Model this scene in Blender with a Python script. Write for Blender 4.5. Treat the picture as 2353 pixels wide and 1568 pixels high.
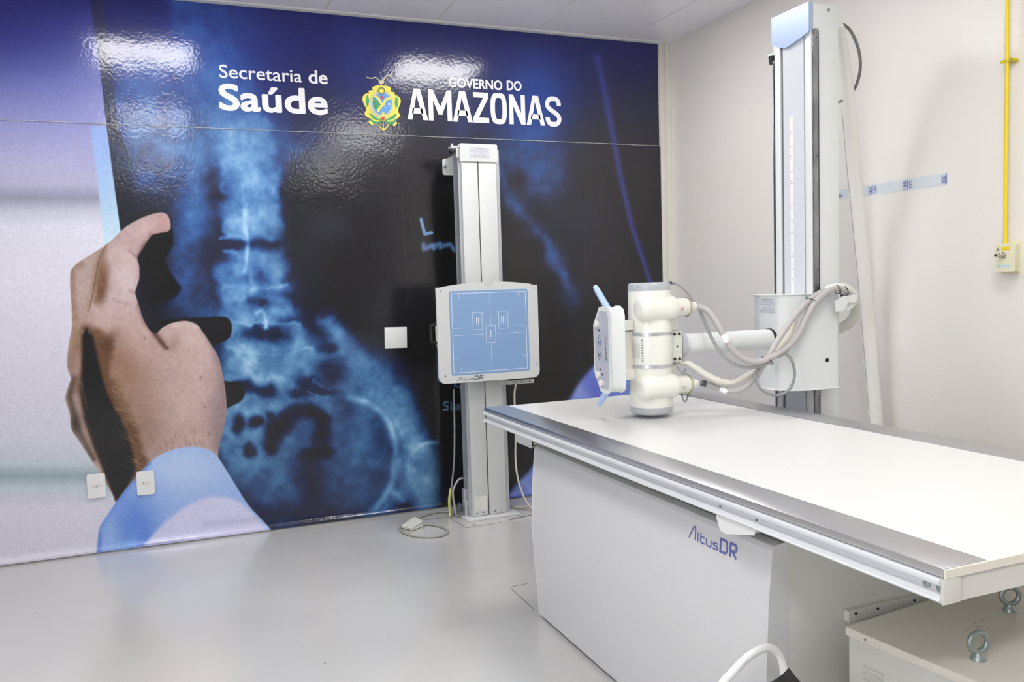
import bpy, bmesh, math
import numpy as np
from mathutils import Matrix, Vector
for o in list(bpy.data.objects): bpy.data.objects.remove(o, do_unlink=True)
SC=bpy.context.scene; COL=SC.collection
PI=math.pi
# ------------------------------------------------------------ camera
EYE=np.array([0.,0.,1.31]); FPX=1918.255
PITCH,YAW,ROLL=-0.06770792,0.3812957,-0.03008327
_fw=np.array([math.sin(YAW)*math.cos(PITCH),math.cos(YAW)*math.cos(PITCH),math.sin(PITCH)])
_r=np.array([math.cos(YAW),-math.sin(YAW),0.]);_u=np.cross(_r,_fw)
_R=_r*math.cos(ROLL)+_u*math.sin(ROLL);_U=-_r*math.sin(ROLL)+_u*math.cos(ROLL)
cd=bpy.data.cameras.new('camera');cam=bpy.data.objects.new('camera',cd);COL.objects.link(cam)
cd.sensor_width=36.;cd.sensor_fit='HORIZONTAL';cd.lens=FPX/2353*36;cd.clip_start=.02
M=Matrix(((_R[0],_U[0],-_fw[0],EYE[0]),(_R[1],_U[1],-_fw[1],EYE[1]),(_R[2],_U[2],-_fw[2],EYE[2]),(0,0,0,1)))
cam.matrix_world=M;SC.camera=cam
# ------------------------------------------------------------ light and exposure
SC.view_settings.view_transform='Standard';SC.view_settings.look='None'
SC.view_settings.exposure=EXPOSURE=0.2;SC.view_settings.gamma=1.;SC.view_settings.use_curve_mapping=False
LAMP=18.6                      # strength of the ceiling lamps' diffusers
LAMPS=[(-.105,3.58),(1.765,3.62),(-.105,1.55),(1.765,1.30),(-.105,-.8),(1.765,-.8)]
# added fill light beside and behind the camera; no window is known there
ld=bpy.data.lights.new('added_fill_light','AREA');ld.shape='RECTANGLE';ld.size=2.7;ld.size_y=1.35;ld.energy=FILL_W=66.;ld.color=(.98,.99,1.)
lo=bpy.data.objects.new('added_fill_light',ld);COL.objects.link(lo);lo.location=(-2.56,-.95,1.65);lo.rotation_euler=(0,-PI/2,0)
w=bpy.data.worlds.new('world');SC.world=w;w.use_nodes=True
w.node_tree.nodes['Background'].inputs[0].default_value=(.8,.85,.9,1);w.node_tree.nodes['Background'].inputs[1].default_value=.3
SC.cycles.use_denoising=True;SC.cycles.max_bounces=10;SC.cycles.diffuse_bounces=6
# ------------------------------------------------------------ helpers
def s2l(c):
    c=np.asarray(c,float)/255;return np.where(c<=.04045,c/12.92,((c+.055)/1.055)**2.4)
MATS={}
def mat(name,rgb,rough=.5,metal=0.,spec=.5,coat=0.,noise=0.,nscale=30.,bump=0.,bscale=200.,emit=0.,trans=0.,grain=None):
    if name in MATS: return MATS[name]
    m=bpy.data.materials.new(name);m.use_nodes=True;nt=m.node_tree;b=nt.nodes['Principled BSDF']
    c=tuple(s2l(rgb))+(1,)
    b.inputs['Base Color'].default_value=c;b.inputs['Roughness'].default_value=rough;b.inputs['Metallic'].default_value=metal
    b.inputs['Specular IOR Level'].default_value=spec;b.inputs['Coat Weight'].default_value=coat;b.inputs['Coat Roughness'].default_value=.1
    if emit: b.inputs['Emission Color'].default_value=c;b.inputs['Emission Strength'].default_value=emit
    tc=nt.nodes.new('ShaderNodeTexCoord')
    src=tc.outputs['Object']
    if grain:
        mp=nt.nodes.new('ShaderNodeMapping');mp.inputs['Scale'].default_value=grain;nt.links.new(src,mp.inputs['Vector']);src=mp.outputs[0]
    nz=nt.nodes.new('ShaderNodeTexNoise');nz.inputs['Scale'].default_value=nscale;nz.inputs['Detail'].default_value=5;nt.links.new(src,nz.inputs['Vector'])
    mx=nt.nodes.new('ShaderNodeMix');mx.data_type='RGBA';k=noise or .02
    mx.inputs[6].default_value=tuple(x*(1-k) for x in c[:3])+(1,);mx.inputs[7].default_value=tuple(min(1,x*(1+k)) for x in c[:3])+(1,)
    nt.links.new(nz.outputs[0],mx.inputs[0]);nt.links.new(mx.outputs[2],b.inputs['Base Color'])
    if bump:
        n2=nt.nodes.new('ShaderNodeTexNoise');n2.inputs['Scale'].default_value=bscale;n2.inputs['Detail'].default_value=3;nt.links.new(src,n2.inputs['Vector'])
        bp=nt.nodes.new('ShaderNodeBump');bp.inputs['Strength'].default_value=bump;bp.inputs['Distance'].default_value=.002
        nt.links.new(n2.outputs[0],bp.inputs['Height']);nt.links.new(bp.outputs[0],b.inputs['Normal'])
    MATS[name]=m;return m
def at(px,py,ax,val):
    """point where the sight line of a measured picture position meets the plane  axis=val"""
    d=_fw+_R*(px-1176.5)/FPX-_U*(py-784.)/FPX;return EYE+d*((val-EYE[ax])/d[ax])
def link(name,me,parent=None,loc=None):
    o=bpy.data.objects.new(name,me);COL.objects.link(o)
    if parent is not None: o.parent=parent
    if loc is not None: o.location=loc
    return o
def thing(name,label,cat,loc=(0,0,0),rotz=0,group=None):
    o=link(name,None);o.location=loc;o.rotation_euler=(0,0,rotz);o.empty_display_size=.1
    return tag(o,label,cat,group)
def tag(o,label=None,cat=None,group=None,kind=None):
    for k,v in (('label',label),('category',cat),('group',group),('kind',kind)):
        if v: o[k]=v
    return o
def fin(bm,name,m,parent=None,bev=0.,seg=2,ang=32,smooth=True,kind=None,label=None):
    """bmesh -> one mesh object; geometry is given in world space and moved into the parent's frame"""
    if bev:
        bmesh.ops.remove_doubles(bm,verts=bm.verts[:],dist=1e-6)
        es=[e for e in bm.edges if len(e.link_faces)==2 and e.calc_face_angle(0)>math.radians(35)]
        bmesh.ops.bevel(bm,geom=es,offset=bev,segments=seg,profile=.5,affect='EDGES',clamp_overlap=True)
    bmesh.ops.recalc_face_normals(bm,faces=bm.faces[:])
    me=bpy.data.meshes.new(name);bm.to_mesh(me);bm.free()
    if smooth:
        me.polygons.foreach_set('use_smooth',[True]*len(me.polygons));me.set_sharp_from_angle(angle=math.radians(ang))
    for x in (m if isinstance(m,(list,tuple)) else [m]): me.materials.append(x)
    o=bpy.data.objects.new(name,me);COL.objects.link(o)
    if parent is not None:
        W=Matrix.Identity(4);p=parent
        while p is not None: W=Matrix.LocRotScale(p.location,p.rotation_euler,p.scale)@W;p=p.parent
        me.transform(W.inverted());o.parent=parent
    if kind: o['kind']=kind
    if label: o['label']=label
    return o
def box(bm,x0,x1,y0,y1,z0,z1):
    r=bmesh.ops.create_cube(bm,size=1.)
    for v in r['verts']:
        v.co=Vector((x0+(v.co.x+.5)*(x1-x0),y0+(v.co.y+.5)*(y1-y0),z0+(v.co.z+.5)*(z1-z0)))
    return r['verts']
def prism(bm,pts,ax,a,b):
    """extrude the polygon (2D, the two axes left over in order) along axis ax from a to b"""
    def P(p,t):
        q=list(p);q.insert(ax,t);return Vector(q)
    A=[bm.verts.new(P(p,a)) for p in pts];B=[bm.verts.new(P(p,b)) for p in pts];n=len(pts)
    bm.faces.new(A);bm.faces.new(B[::-1])
    for i in range(n): bm.faces.new((A[i],A[(i+1)%n],B[(i+1)%n],B[i]))
    return A+B
def frame(d):
    d=Vector(d).normalized();u=d.cross(Vector((0,0,1)))
    if u.length<1e-3: u=d.cross(Vector((1,0,0)))
    u.normalize();return d,u,d.cross(u)
def lathe(bm,p0,axis,prof,n=32,cap=True):
    """prof: list of (distance along axis, radius)"""
    d,u,v=frame(axis);p0=Vector(p0);R=[]
    for (t,r) in prof:
        c=p0+d*t
        R.append([bm.verts.new(c+(u*math.cos(2*PI*i/n)+v*math.sin(2*PI*i/n))*max(r,1e-5)) for i in range(n)])
    for a,b in zip(R,R[1:]):
        for i in range(n): bm.faces.new((a[i],a[(i+1)%n],b[(i+1)%n],b[i]))
    if cap: bm.faces.new(R[0][::-1]);bm.faces.new(R[-1])
def cyl(bm,p0,p1,r,n=24,r1=None):
    p0=Vector(p0);p1=Vector(p1);lathe(bm,p0,p1-p0,[(0,r),((p1-p0).length,r if r1 is None else r1)],n)
def spline(pts,n=8):
    P=np.array(pts,float);Q=np.vstack([2*P[0]-P[1],P,2*P[-1]-P[-2]]);o=[]
    for j in range(1,len(Q)-2):
        a,b,c,d=Q[j-1],Q[j],Q[j+1],Q[j+2]
        for t in np.linspace(0,1,n,endpoint=False): o.append(.5*((2*b)+(c-a)*t+(2*a-5*b+4*c-d)*t*t+(3*b-a-3*c+d)*t**3))
    o.append(P[-1]);return o
def tube(bm,pts,r,n=12,sub=8,flat=1.,rf=None):
    P=[Vector(p) for p in (spline(pts,sub) if sub else pts)];N=len(P);R=[];u=None
    for i,p in enumerate(P):
        d=(P[min(i+1,N-1)]-P[max(i-1,0)]).normalized()
        if u is None: _,u,_=frame(d)
        u=(u-d*u.dot(d)).normalized();v=d.cross(u);rr=rf(i/(N-1)) if rf else r
        R.append([bm.verts.new(p+(u*math.cos(2*PI*k/n)+v*math.sin(2*PI*k/n)*flat)*rr) for k in range(n)])
    for a,b in zip(R,R[1:]):
        for k in range(n): bm.faces.new((a[k],a[(k+1)%n],b[(k+1)%n],b[k]))
    bm.faces.new(R[0][::-1]);bm.faces.new(R[-1])
def plate(bm,O,U,V,pts,t=.0005):
    """flat polygon of thickness t; O origin, U V in-plane axes, raised along U x V"""
    O=Vector(O);U=Vector(U);V=Vector(V);n=U.cross(V).normalized()
    A=[bm.verts.new(O+U*p[0]+V*p[1]) for p in pts];B=[bm.verts.new(O+U*p[0]+V*p[1]+n*t) for p in pts];k=len(pts)
    bm.faces.new(B);bm.faces.new(A[::-1])
    for i in range(k): bm.faces.new((A[i],A[(i+1)%k],B[(i+1)%k],B[i]))
def line(bm,O,U,V,pts,w,t=.0005,closed=False):
    """ribbon of width w through 2D points"""
    P=[np.array(p,float) for p in pts];N=len(P);L=[];Rr=[]
    for i in range(N):
        a=P[i-1] if (i or closed) else P[i];b=P[(i+1)%N] if (i<N-1 or closed) else P[i]
        d1=P[i]-a;d2=b-P[i]
        d1=d1/np.linalg.norm(d1) if np.linalg.norm(d1)>1e-9 else None;d2=d2/np.linalg.norm(d2) if np.linalg.norm(d2)>1e-9 else None
        if d1 is None: d1=d2
        if d2 is None: d2=d1
        m=d1+d2;m/=np.linalg.norm(m);nrm=np.array([-m[1],m[0]]);k=w/2/max(.35,abs(m@d1))
        L.append(P[i]+nrm*k);Rr.append(P[i]-nrm*k)
    for i in range(N if closed else N-1):
        j=(i+1)%N;plate(bm,O,U,V,[Rr[i],Rr[j],L[j],L[i]],t)
def rrect(x0,x1,y0,y1,r,n=5):
    o=[]
    for cx,cy,a in ((x1-r,y1-r,0),(x0+r,y1-r,90),(x0+r,y0+r,180),(x1-r,y0+r,270)):
        for k in range(n+1):
            t=math.radians(a+90*k/n);o.append((cx+r*math.cos(t),cy+r*math.sin(t)))
    return o
def disc2(cx,cy,r,n=16,ry=None):
    return [(cx+r*math.cos(2*PI*i/n),cy+(ry or r)*math.sin(2*PI*i/n)) for i in range(n)]
def text(name,s,O,U,V,w,h,m,parent,fat=0.,t=.0006,label=None):
    """flat lettering fitted to w x h; O lower left corner, U reading direction, V up"""
    cu=bpy.data.curves.new('t','FONT');cu.body=s;cu.size=1;cu.resolution_u=5
    ob=bpy.data.objects.new('t',cu);COL.objects.link(ob);dg=bpy.context.evaluated_depsgraph_get()
    me=bpy.data.meshes.new_from_object(ob.evaluated_get(dg));bpy.data.objects.remove(ob)
    n=len(me.vertices);co=np.zeros(n*3,np.float32);me.vertices.foreach_get('co',co);co=co.reshape(-1,3)
    lo=co.min(0);sz=co.max(0)-lo;O=Vector(O);U=Vector(U).normalized();V=Vector(V).normalized();N=U.cross(V)
    bm=bmesh.new();f=fat*h
    offs=[(0,0)]+([(f*math.cos(k*PI/8),f*math.sin(k*PI/8)) for k in range(16)] if fat else [])
    src=bmesh.new();src.from_mesh(me);bpy.data.meshes.remove(me)
    P=[((v.co.x-lo[0])/sz[0]*(w-2*f)+f,(v.co.y-lo[1])/sz[1]*(h-2*f)+f) for v in src.verts]
    for k,(dx,dy) in enumerate(offs):
        vs=[bm.verts.new(O+U*(p[0]+dx)+V*(p[1]+dy)+N*(t+k*3e-6)) for p in P]
        for fc in src.faces: bm.faces.new([vs[v.index] for v in fc.verts])
    src.free()
    return fin(bm,name,m,parent,smooth=False,label=label)
def nb(): return bmesh.new()
# ------------------------------------------------------------ materials
white=mat('white_enamel',(216,219,218),.35,bump=.05,bscale=500)
white2=mat('white_plastic',(220,221,220),.4)
cream=mat('cream_enamel',(226,225,217),.28,coat=.3)
ivory=mat('ivory_plastic',(226,221,190),.4)
wallm=mat('painted_wall',(230,226,220),.42,bump=.25,bscale=160,noise=.012,nscale=3)
ceilm=mat('ceiling_panel',(246,245,250),.3,noise=.01)
gridm=mat('ceiling_grid',(238,238,236),.4)
steel=mat('brushed_steel',(200,200,203),.3,metal=1.,bump=.15,bscale=60,grain=(60,.6,60),noise=.08,nscale=8)
alu=mat('anodised_aluminium',(196,199,203),.35,metal=.6)
greyp=mat('grey_plastic',(172,176,180),.35)
railm=mat('worn_black_steel',(140,142,144),.2,metal=1.,noise=.75,nscale=22,bump=.8,bscale=35,grain=(1,1,.35))
lgrey=mat('light_grey_panel',(207,210,216),.4)
dark=mat('black_plastic',(24,25,27),.4)
darkg=mat('dark_grey',(70,72,76),.4)
hose=mat('grey_hose',(176,172,170),.45)
hose2=mat('thin_grey_cable',(136,138,140),.45)
whited=mat('white_stand_enamel',(203,205,204),.38)
cloth=mat('pale_sleeve_fabric',(222,221,214),.7,bump=.8,bscale=60,noise=.06,nscale=20)
canvas=mat('white_canvas_sleeve',(232,230,226),.7,bump=.3,bscale=60)
lblue=mat('light_blue_plastic',(168,192,226),.35)
mblue=mat('metallic_blue_paint',(166,184,216),.35,metal=.15,noise=.12,nscale=700)
pblue=mat('blue_detector_face',(128,160,200),.42,noise=.02)
print_w=mat('white_print',(240,240,244),.4)
print_b=mat('indigo_print',(96,104,166),.4)
print_k=mat('charcoal_print',(70,72,78),.4)
chrome=mat('chrome',(200,200,200),.12,metal=1.,noise=.3,nscale=25,bump=.6,bscale=40)
yellow=mat('yellow_paint',(232,204,24),.35)
boxm=mat('warm_grey_enamel',(200,198,192),.45,bump=.1,bscale=400)
rubber=mat('black_rubber',(38,38,36),.75,bump=.4,bscale=300)
zinc=mat('zinc_casting',(150,160,156),.4,metal=.6)
tablem=mat('white_laminate',(210,210,207),.3,noise=.008)
rail_w=mat('white_aluminium',(208,211,214),.3)
pedm=mat('grey_white_enamel',(204,205,206),.32)
pedd=mat('pedestal_enamel_shaded',(196,196,190),.4)  # pedestal enamel again, darker: shade put into the colour
cable_c=mat('cream_cable',(206,202,184),.5)
cable_y=mat('yellow_green_wire',(206,206,110),.5)
labelm=mat('label_paper',(196,198,204),.5)
# ------------------------------------------------------------ painter of the mural print
def smooth(a,b,x):
    t=np.clip((x-a)/(b-a),0,1);return t*t*(3-2*t)
class Paint:
    """paints the printed mural; u,v run over the print (photo pixel units used as print units)"""
    def __init__(s,U,V):
        s.U=np.asarray(U,np.float32);s.V=np.asarray(V,np.float32)
        s.C=np.zeros(s.U.shape+(3,),np.float32)
    def sel(s,x0,x1,y0,y1):
        return np.nonzero((s.U>=x0)&(s.U<=x1)&(s.V>=y0)&(s.V<=y1))
    def mix(s,idx,col,m):
        s.C[idx]+= (np.asarray(col,np.float32)/255-s.C[idx])*m[...,None]
    def blob(s,cx,cy,rx,ry,col,a=1.,ang=0,p=2.):
        R=max(rx,ry)*2.6
        i=s.sel(cx-R,cx+R,cy-R,cy+R)
        x=s.U[i]-cx;y=s.V[i]-cy;c,n=np.cos(np.radians(ang)),np.sin(np.radians(ang))
        d=np.sqrt(((x*c+y*n)/rx)**2+((-x*n+y*c)/ry)**2)
        s.mix(i,col,a*np.exp(-.7*d**p))
    def poly(s,pts,col,soft=2.,a=1.):
        m,i=s.pmask(pts,soft);s.mix(i,col,m*a)
    def pmask(s,pts,soft):
        P=np.array(pts,np.float32);k=soft+2
        i=s.sel(P[:,0].min()-k,P[:,0].max()+k,P[:,1].min()-k,P[:,1].max()+k)
        x=s.U[i];y=s.V[i];d=np.full(x.shape,1e9,np.float32);ins=np.zeros(x.shape,bool)
        for j in range(len(P)):
            a=P[j];b=P[(j+1)%len(P)];e=b-a
            t=np.clip(((x-a[0])*e[0]+(y-a[1])*e[1])/(e@e+1e-6),0,1)
            d=np.minimum(d,(x-a[0]-e[0]*t)**2+(y-a[1]-e[1]*t)**2)
            c=((a[1]>y)!=(b[1]>y))&(x<(b[0]-a[0])*(y-a[1])/(b[1]-a[1]+1e-9)+a[0]);ins^=c
        d=np.sqrt(d);d=np.where(ins,-d,d)
        return 1-smooth(-soft,soft,d),i
    def stroke(s,pts,w,col,a=1.,soft=None,clip=None):
        P=np.array([p[:2] for p in pts],np.float32)
        W=[p[2] if len(p)>2 else w for p in pts];k=max(W)*2.4+3
        i=s.sel(P[:,0].min()-k,P[:,0].max()+k,P[:,1].min()-k,P[:,1].max()+k)
        x=s.U[i];y=s.V[i];m=np.zeros(x.shape,np.float32)
        for j in range(len(P)-1):
            A=P[j];e=P[j+1]-A
            t=np.clip(((x-A[0])*e[0]+(y-A[1])*e[1])/(e@e+1e-6),0,1)
            d=np.sqrt((x-A[0]-e[0]*t)**2+(y-A[1]-e[1]*t)**2);w_=W[j]+(W[j+1]-W[j])*t
            if soft is None: g=np.exp(-(d/w_)**2*1.2)
            else: g=1-smooth(w_-soft,w_+soft,d)
            m=np.maximum(m,g)
        s.mix(i,col,m*a)
def curve(pts,n=6):
    P=np.array(pts,float);o=[]
    Q=np.vstack([2*P[0]-P[1],P,2*P[-1]-P[-2]])
    for j in range(1,len(Q)-2):
        for t in np.linspace(0,1,n,endpoint=False):
            a,b,c_,d=Q[j-1],Q[j],Q[j+1],Q[j+2]
            o.append(.5*((2*b)+(c_-a)*t+(2*a-5*b+4*c_-d)*t*t+(3*b-a-3*c_+d)*t**3))
    o.append(P[-1]);return [tuple(x) for x in o]
def ccurve(pts,n=5):
    P=np.array(pts,float);N=len(P);o=[]
    for j in range(N):
        a,b,c_,d=P[j-1],P[j],P[(j+1)%N],P[(j+2)%N]
        for t in np.linspace(0,1,n,endpoint=False):
            o.append(tuple(.5*((2*b)+(c_-a)*t+(2*a-5*b+4*c_-d)*t*t+(3*b-a-3*c_+d)*t**3)))
    return o
_r=np.random.default_rng(5);_L=_r.random((256,256)).astype(np.float32)
def vnoise(x,y):
    xi=np.floor(x).astype(int);yi=np.floor(y).astype(int);fx=x-xi;fy=y-yi
    fx=fx*fx*(3-2*fx);fy=fy*fy*(3-2*fy);g=lambda a,b:_L[a&255,b&255]
    return (g(xi,yi)*(1-fx)+g(xi+1,yi)*fx)*(1-fy)+(g(xi,yi+1)*(1-fx)+g(xi+1,yi+1)*fx)*fy
def fbm(x,y,o=4):
    r=0;a=.5;t=0
    for k in range(o): r=r+a*vnoise(x*2**k+17*k,y*2**k+31*k);t+=a;a*=.5
    return r/t
def ramp(t,stops):
    t=np.clip(t,0,1);ks=[k for k,_ in stops];cs=np.array([c for _,c in stops],float)/255
    return np.stack([np.interp(t,ks,cs[:,j]) for j in range(3)],-1)
def paint(U,V):
    S=Paint(U,V);u,v=S.U,S.V
    # ---------- film: dark ground with tissue density field I
    n1=fbm(u/38,v/38,4);n2=fbm(u/90+9,v/90+4,3);n3=fbm(u/14+3,v/14+8,3)
    wx=(fbm(u/26+50,v/26,3)-.5)*18+(fbm(u/10,v/10+70,2)-.5)*2.5;wy=(fbm(u/26,v/26+90,3)-.5)*18+(fbm(u/10+30,v/10,2)-.5)*2.5
    wk=1-smooth(740,830,u)*.6
    D=Paint(u+wx*wk,v+wy*wk);D.C=np.zeros(u.shape+(1,),np.float32)
    class F:  # density helper: col is the target density in 0..255
        pass
    D2=Paint(u,v);D2.C=D.C
    def K2(pts,w,val,a=1.):D2.stroke(pts,w,(val*255,),a)
    def B(cx,cy,rx,ry,val,a=1.,ang=0,p=2.):D.blob(cx,cy,rx,ry,(val*255,),a,ang,p)
    def K(pts,w,val,a=1.,soft=None):D.stroke(pts,w,(val*255,),a,soft)
    def G(pts,val,soft=6,a=1.):D.poly(pts,(val*255,),soft,a)
    # soft upper glow of the film
    G([(380,-40),(518,-40),(535,60),(560,160),(590,260),(612,330),(470,330),(420,200)],.52,20,.7)
    B(330,230,110,90,.56,.95);B(370,330,100,60,.68,.95);B(300,270,60,60,.5,.8);B(470,160,90,130,.50,.8);B(650,330,110,50,.42,.8);B(430,360,90,60,.5,.7)
    B(330,400,70,50,.36,.8);B(560,60,60,110,.34,.8);B(540,230,80,80,.55,.7)
    # flank tissue left of the spine
    B(440,520,45,90,.52,.9,8);B(470,430,40,50,.5,.8);B(430,620,35,60,.45,.8);B(420,690,60,45,.40,.8);B(470,740,50,40,.45,.8)
    # spine
    L=[(480,270),(492,330),(508,390),(498,430),(505,470),(516,520),(532,560),(505,600),(492,636),(506,680),(510,730),(516,800),(520,860),(515,950),(530,1000)]
    R=[(640,1000),(760,930),(745,860),(712,800),(700,755),(668,712),(662,660),(640,620),(660,570),(646,520),(640,450),(638,400),(625,340),(610,270)]
    G(ccurve(L+R,3),.64,13,.95)
    B(600,700,70,120,.74,.5);B(570,400,55,120,.74,.5);B(640,840,80,60,.8,.5)
    K([(490,180,40),(520,260,45),(560,340,52),(572,430,50),(585,500,45)],40,.72,.8)
    # sacrum and pelvis mass
    G(ccurve([(505,900),(560,850),(640,820),(730,800),(770,790),(800,770),(850,830),(920,900),(965,980),(1000,1060),(1030,1120),(1010,1170),(880,1200),(760,1215),(640,1220),(560,1150),(510,1060)],4),.52,22,.95)
    B(560,1000,60,80,.66,.7);B(640,870,110,60,.74,.7);B(880,920,50,60,.6,.6)
    B(620,860,90,60,.72,.8);B(560,900,50,60,.66,.7);B(700,900,60,50,.6,.7)
    # vertebrae detail
    for (x,y,w,h) in [(560,320,58,24),(566,372,52,22),(575,430,55,26),(583,512,60,26),(588,612,66,26),(596,668,70,22),(606,720,78,22),(622,790,92,26),(640,850,100,26)]:
        B(x-w*.62,y,w*.30,h*.8,.84,.7);B(x+w*.62,y,w*.32,h*.8,.82,.7);B(x,y,w*.35,h,.74,.5)
    for (x,y,w,h,a) in [(500,448,26,24,.9),(487,410,22,24,.8),(540,562,46,11,.8),(625,567,42,12,.8),(505,590,28,30,.95),(590,560,80,9,.6),(600,640,26,12,.5),(672,680,32,16,.8),(575,640,10,7,.6),(577,694,16,12,.9),(605,700,14,9,.8),(592,752,14,9,.7),(600,768,42,15,.95),(640,772,26,14,.9),(660,640,18,10,.5),(566,764,16,10,.6)]:
        B(x,y,w,h,.12,a)
    # pedicle rings
    for (x,y,r) in [(528,524,13),(526,622,15),(618,530,15),(625,625,16),(540,700,12),(655,702,13),(535,770,14),(520,430,12),(612,440,13)]:
        K2([(x+r*np.cos(t),y+r*np.sin(t)) for t in np.linspace(0,6.28,13)],7.,.86,.32);B(x,y,r*.45,r*.5,.58,.6)
    # spinous processes
    K2(curve([(563,470),(562,520),(569,555),(566,600),(562,622)],4),6.5,.97,.8);K2([(576,630),(580,665)],9,.86,.7)
    K2(curve([(590,720),(602,715),(612,740),(611,752)],3),6,.98,.8);K2([(556,420),(561,480)],5,.9,.7)
    B(545,560,40,9,.2,.6);B(690,590,30,14,.05,.9);B(672,735,26,10,.1,.7)
    for (x,y,w,h,val) in [(540,505,30,26,.9),(625,500,30,30,.86),(530,612,34,24,.9),(640,610,30,30,.88),(560,690,20,20,.8),(535,760,26,28,.86),(690,770,28,24,.84),(560,830,40,24,.9),(660,830,60,24,.84),(590,870,50,26,.88),(580,350,50,60,.8),(600,420,40,40,.78)]: B(x,y,w*.7,h*.7,val,.55)
    # disc lines, transverse edges
    for pts in [[(515,655),(560,662),(610,662),(660,652)],[(512,735),(560,742),(620,745),(690,745)],[(520,800),(580,812),(660,815),(720,800)],[(505,545),(540,540),(560,548)],[(540,850),(600,838),(660,842)],[(545,930),(600,905),(650,900)],[(516,580),(540,580),(552,592)]]:
        K(curve(pts,3),5,.85,.6)
    # iliac wing and ilium bright band
    K(curve([(755,740),(790,790),(840,850),(890,900),(930,960),(955,1020),(965,1090),(975,1140)],4),24,.74,.8)
    K(curve([(770,760),(800,820),(850,890),(885,930),(925,990),(945,1060)],4),12,.82,.6)
    B(960,1050,40,70,.55,.7);B(985,1090,45,55,.74,.8);B(790,850,40,40,.6,.6)
    # pelvic inlet: dark bowl with bright rim
    B(790,1040,60,90,.5,.6)
    B(890,890,40,70,.78,.6,-35);B(930,960,26,60,.8,.5,-25)
    G(ccurve([(765,925),(800,918),(850,935),(885,970),(900,1020),(898,1080),(880,1130),(850,1170),(780,1200),(700,1205),(690,1150),(740,1060),(745,990)],4),.34,10,.9)
    K2(curve([(800,912),(855,930),(893,970),(910,1030),(905,1090),(885,1140),(850,1180)],4),9,.9,.9)
    B(825,1045,32,42,.66,.8,20);B(830,960,30,40,.52,.5);B(870,1010,12,45,.26,.6);B(800,1110,70,45,.40,.6)
    K(curve([(925,1110),(905,1060),(930,1030),(945,1015)],4),5,.6,.5)
    # femur head rim
    K2(curve([(938,1090),(942,1055),(958,1030),(985,1018),(1010,1018)],4),5,.88,.8);K([(950,1060),(945,1100),(965,1150)],9,.8,.6)
    B(930,1165,22,22,.12,.8);B(905,1185,35,10,.2,.6)
    K([(888,1160),(880,1190)],5,.7,.6)
    # soft lower left tissue
    B(600,1090,40,60,.62,.8,-30);B(570,1060,30,40,.6,.6);B(640,1120,60,30,.5,.7,20);B(700,1040,50,40,.5,.6);B(540,1010,30,30,.72,.6)
    B(715,1110,36,70,.1,.95);B(590,1130,30,30,.3,.5);B(650,1075,26,26,.3,.4);B(640,1185,110,28,.14,.8);B(760,1190,80,22,.12,.8);B(560,1160,30,50,.2,.7)
    # bowel gas
    dark=[(628,1000,20,34,0),(645,985,18,22,0),(660,965,18,22,0),(690,948,26,17,0),(722,948,18,16,0),(740,965,14,16,0),(738,1000,17,26,0),(745,1040,22,14,0),(712,1050,18,14,0),(620,1030,14,14,0),(588,970,15,12,0),(550,975,14,20,0),(575,1038,12,14,0),(548,890,14,14,0),(622,955,8,10,0),(712,880,30,14,20),(735,898,34,10,10),(690,905,22,10,0),(610,900,22,12,0),(570,890,16,12,0),(760,855,30,24,20),(755,800,18,10,0)]
    for (x,y,a_,b_,g) in dark: B(x,y,a_*1.15,b_*1.15,.02,.93,g,3)
    for (x,y,a_,b_,g) in dark[14:]: B(x,y,a_,b_,.3,.5,g)
    B(695,990,22,20,.40,.85);B(665,1015,14,14,.5,.5)
    K([(705,902),(745,915),(760,918)],4,.75,.5);K([(720,875),(760,895)],4,.7,.4)
    # right copy of the spine, blurred
    B(1230,250,75,90,.30,.9);B(1205,365,60,60,.42,.9,20);B(1255,410,45,60,.40,.9);B(1190,330,60,40,.40,.7);B(1060,290,30,50,.30,.7)
    K(curve([(1150,400),(1168,440),(1190,480),(1215,500),(1240,530),(1262,560),(1280,600),(1300,640),(1318,690)],4),17,.38,.95)
    B(1178,460,20,18,.42,.7);B(1232,532,18,16,.44,.7);B(1282,605,20,20,.44,.7);B(1265,585,14,20,.42,.7)
    B(1188,415,20,22,.04,.9,20);B(1245,492,28,22,.05,.9,30);B(1335,520,60,60,.12,.7);B(1330,640,14,30,.03,.6);B(1310,680,30,30,.32,.7)
    K([(1312,690),(1330,800),(1330,900)],20,.2,.6)
    B(1040,850,60,60,.06,.8)
    K2(curve([(905,935),(935,985),(950,1045)],4),20,.86,.6);K(curve([(925,1150),(900,1120),(915,1060)],4),9,.8,.5)
    I=D.C[...,0]
    # keep the upper lung haze bounded by the dark strip
    org=np.clip(I*1.5,0,1)
    I=I+ (n1-.5)*.5*org + (n3-.5)*.2*org + (n2-.5)*.10*np.clip(I*2,0,1)
    hi=ramp(I,[(0,(46,45,48)),(.2,(54,58,80)),(.4,(62,88,140)),(.6,(82,124,178)),(.8,(112,158,205)),(1,(170,205,235))])
    lo=ramp(I,[(0,(31,31,38)),(.2,(38,48,76)),(.4,(52,80,122)),(.6,(74,114,156)),(.8,(104,148,186)),(1,(160,195,222))])
    k=smooth(620,860,v)[...,None]
    S.C=(hi*(1-k)+lo*k).astype(np.float32)
    # navy top of the print
    t=1-smooth(30,420,v);org2=np.clip(1-I*1.5,0,1)
    navy=ramp(v/420,[(0,(34,42,112)),(.3,(34,42,110)),(.6,(44,50,98)),(1,(48,50,72))])
    m=(t**.8*np.clip(.35+org2,0,1))[...,None];S.C+=(navy-S.C)*m
    i=(slice(None),)
    bl=(1-smooth(60,330,v))*np.clip(I*1.6,0,.75)
    S.C+=(np.array((58,98,182))/255-S.C)*bl[...,None]
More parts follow.
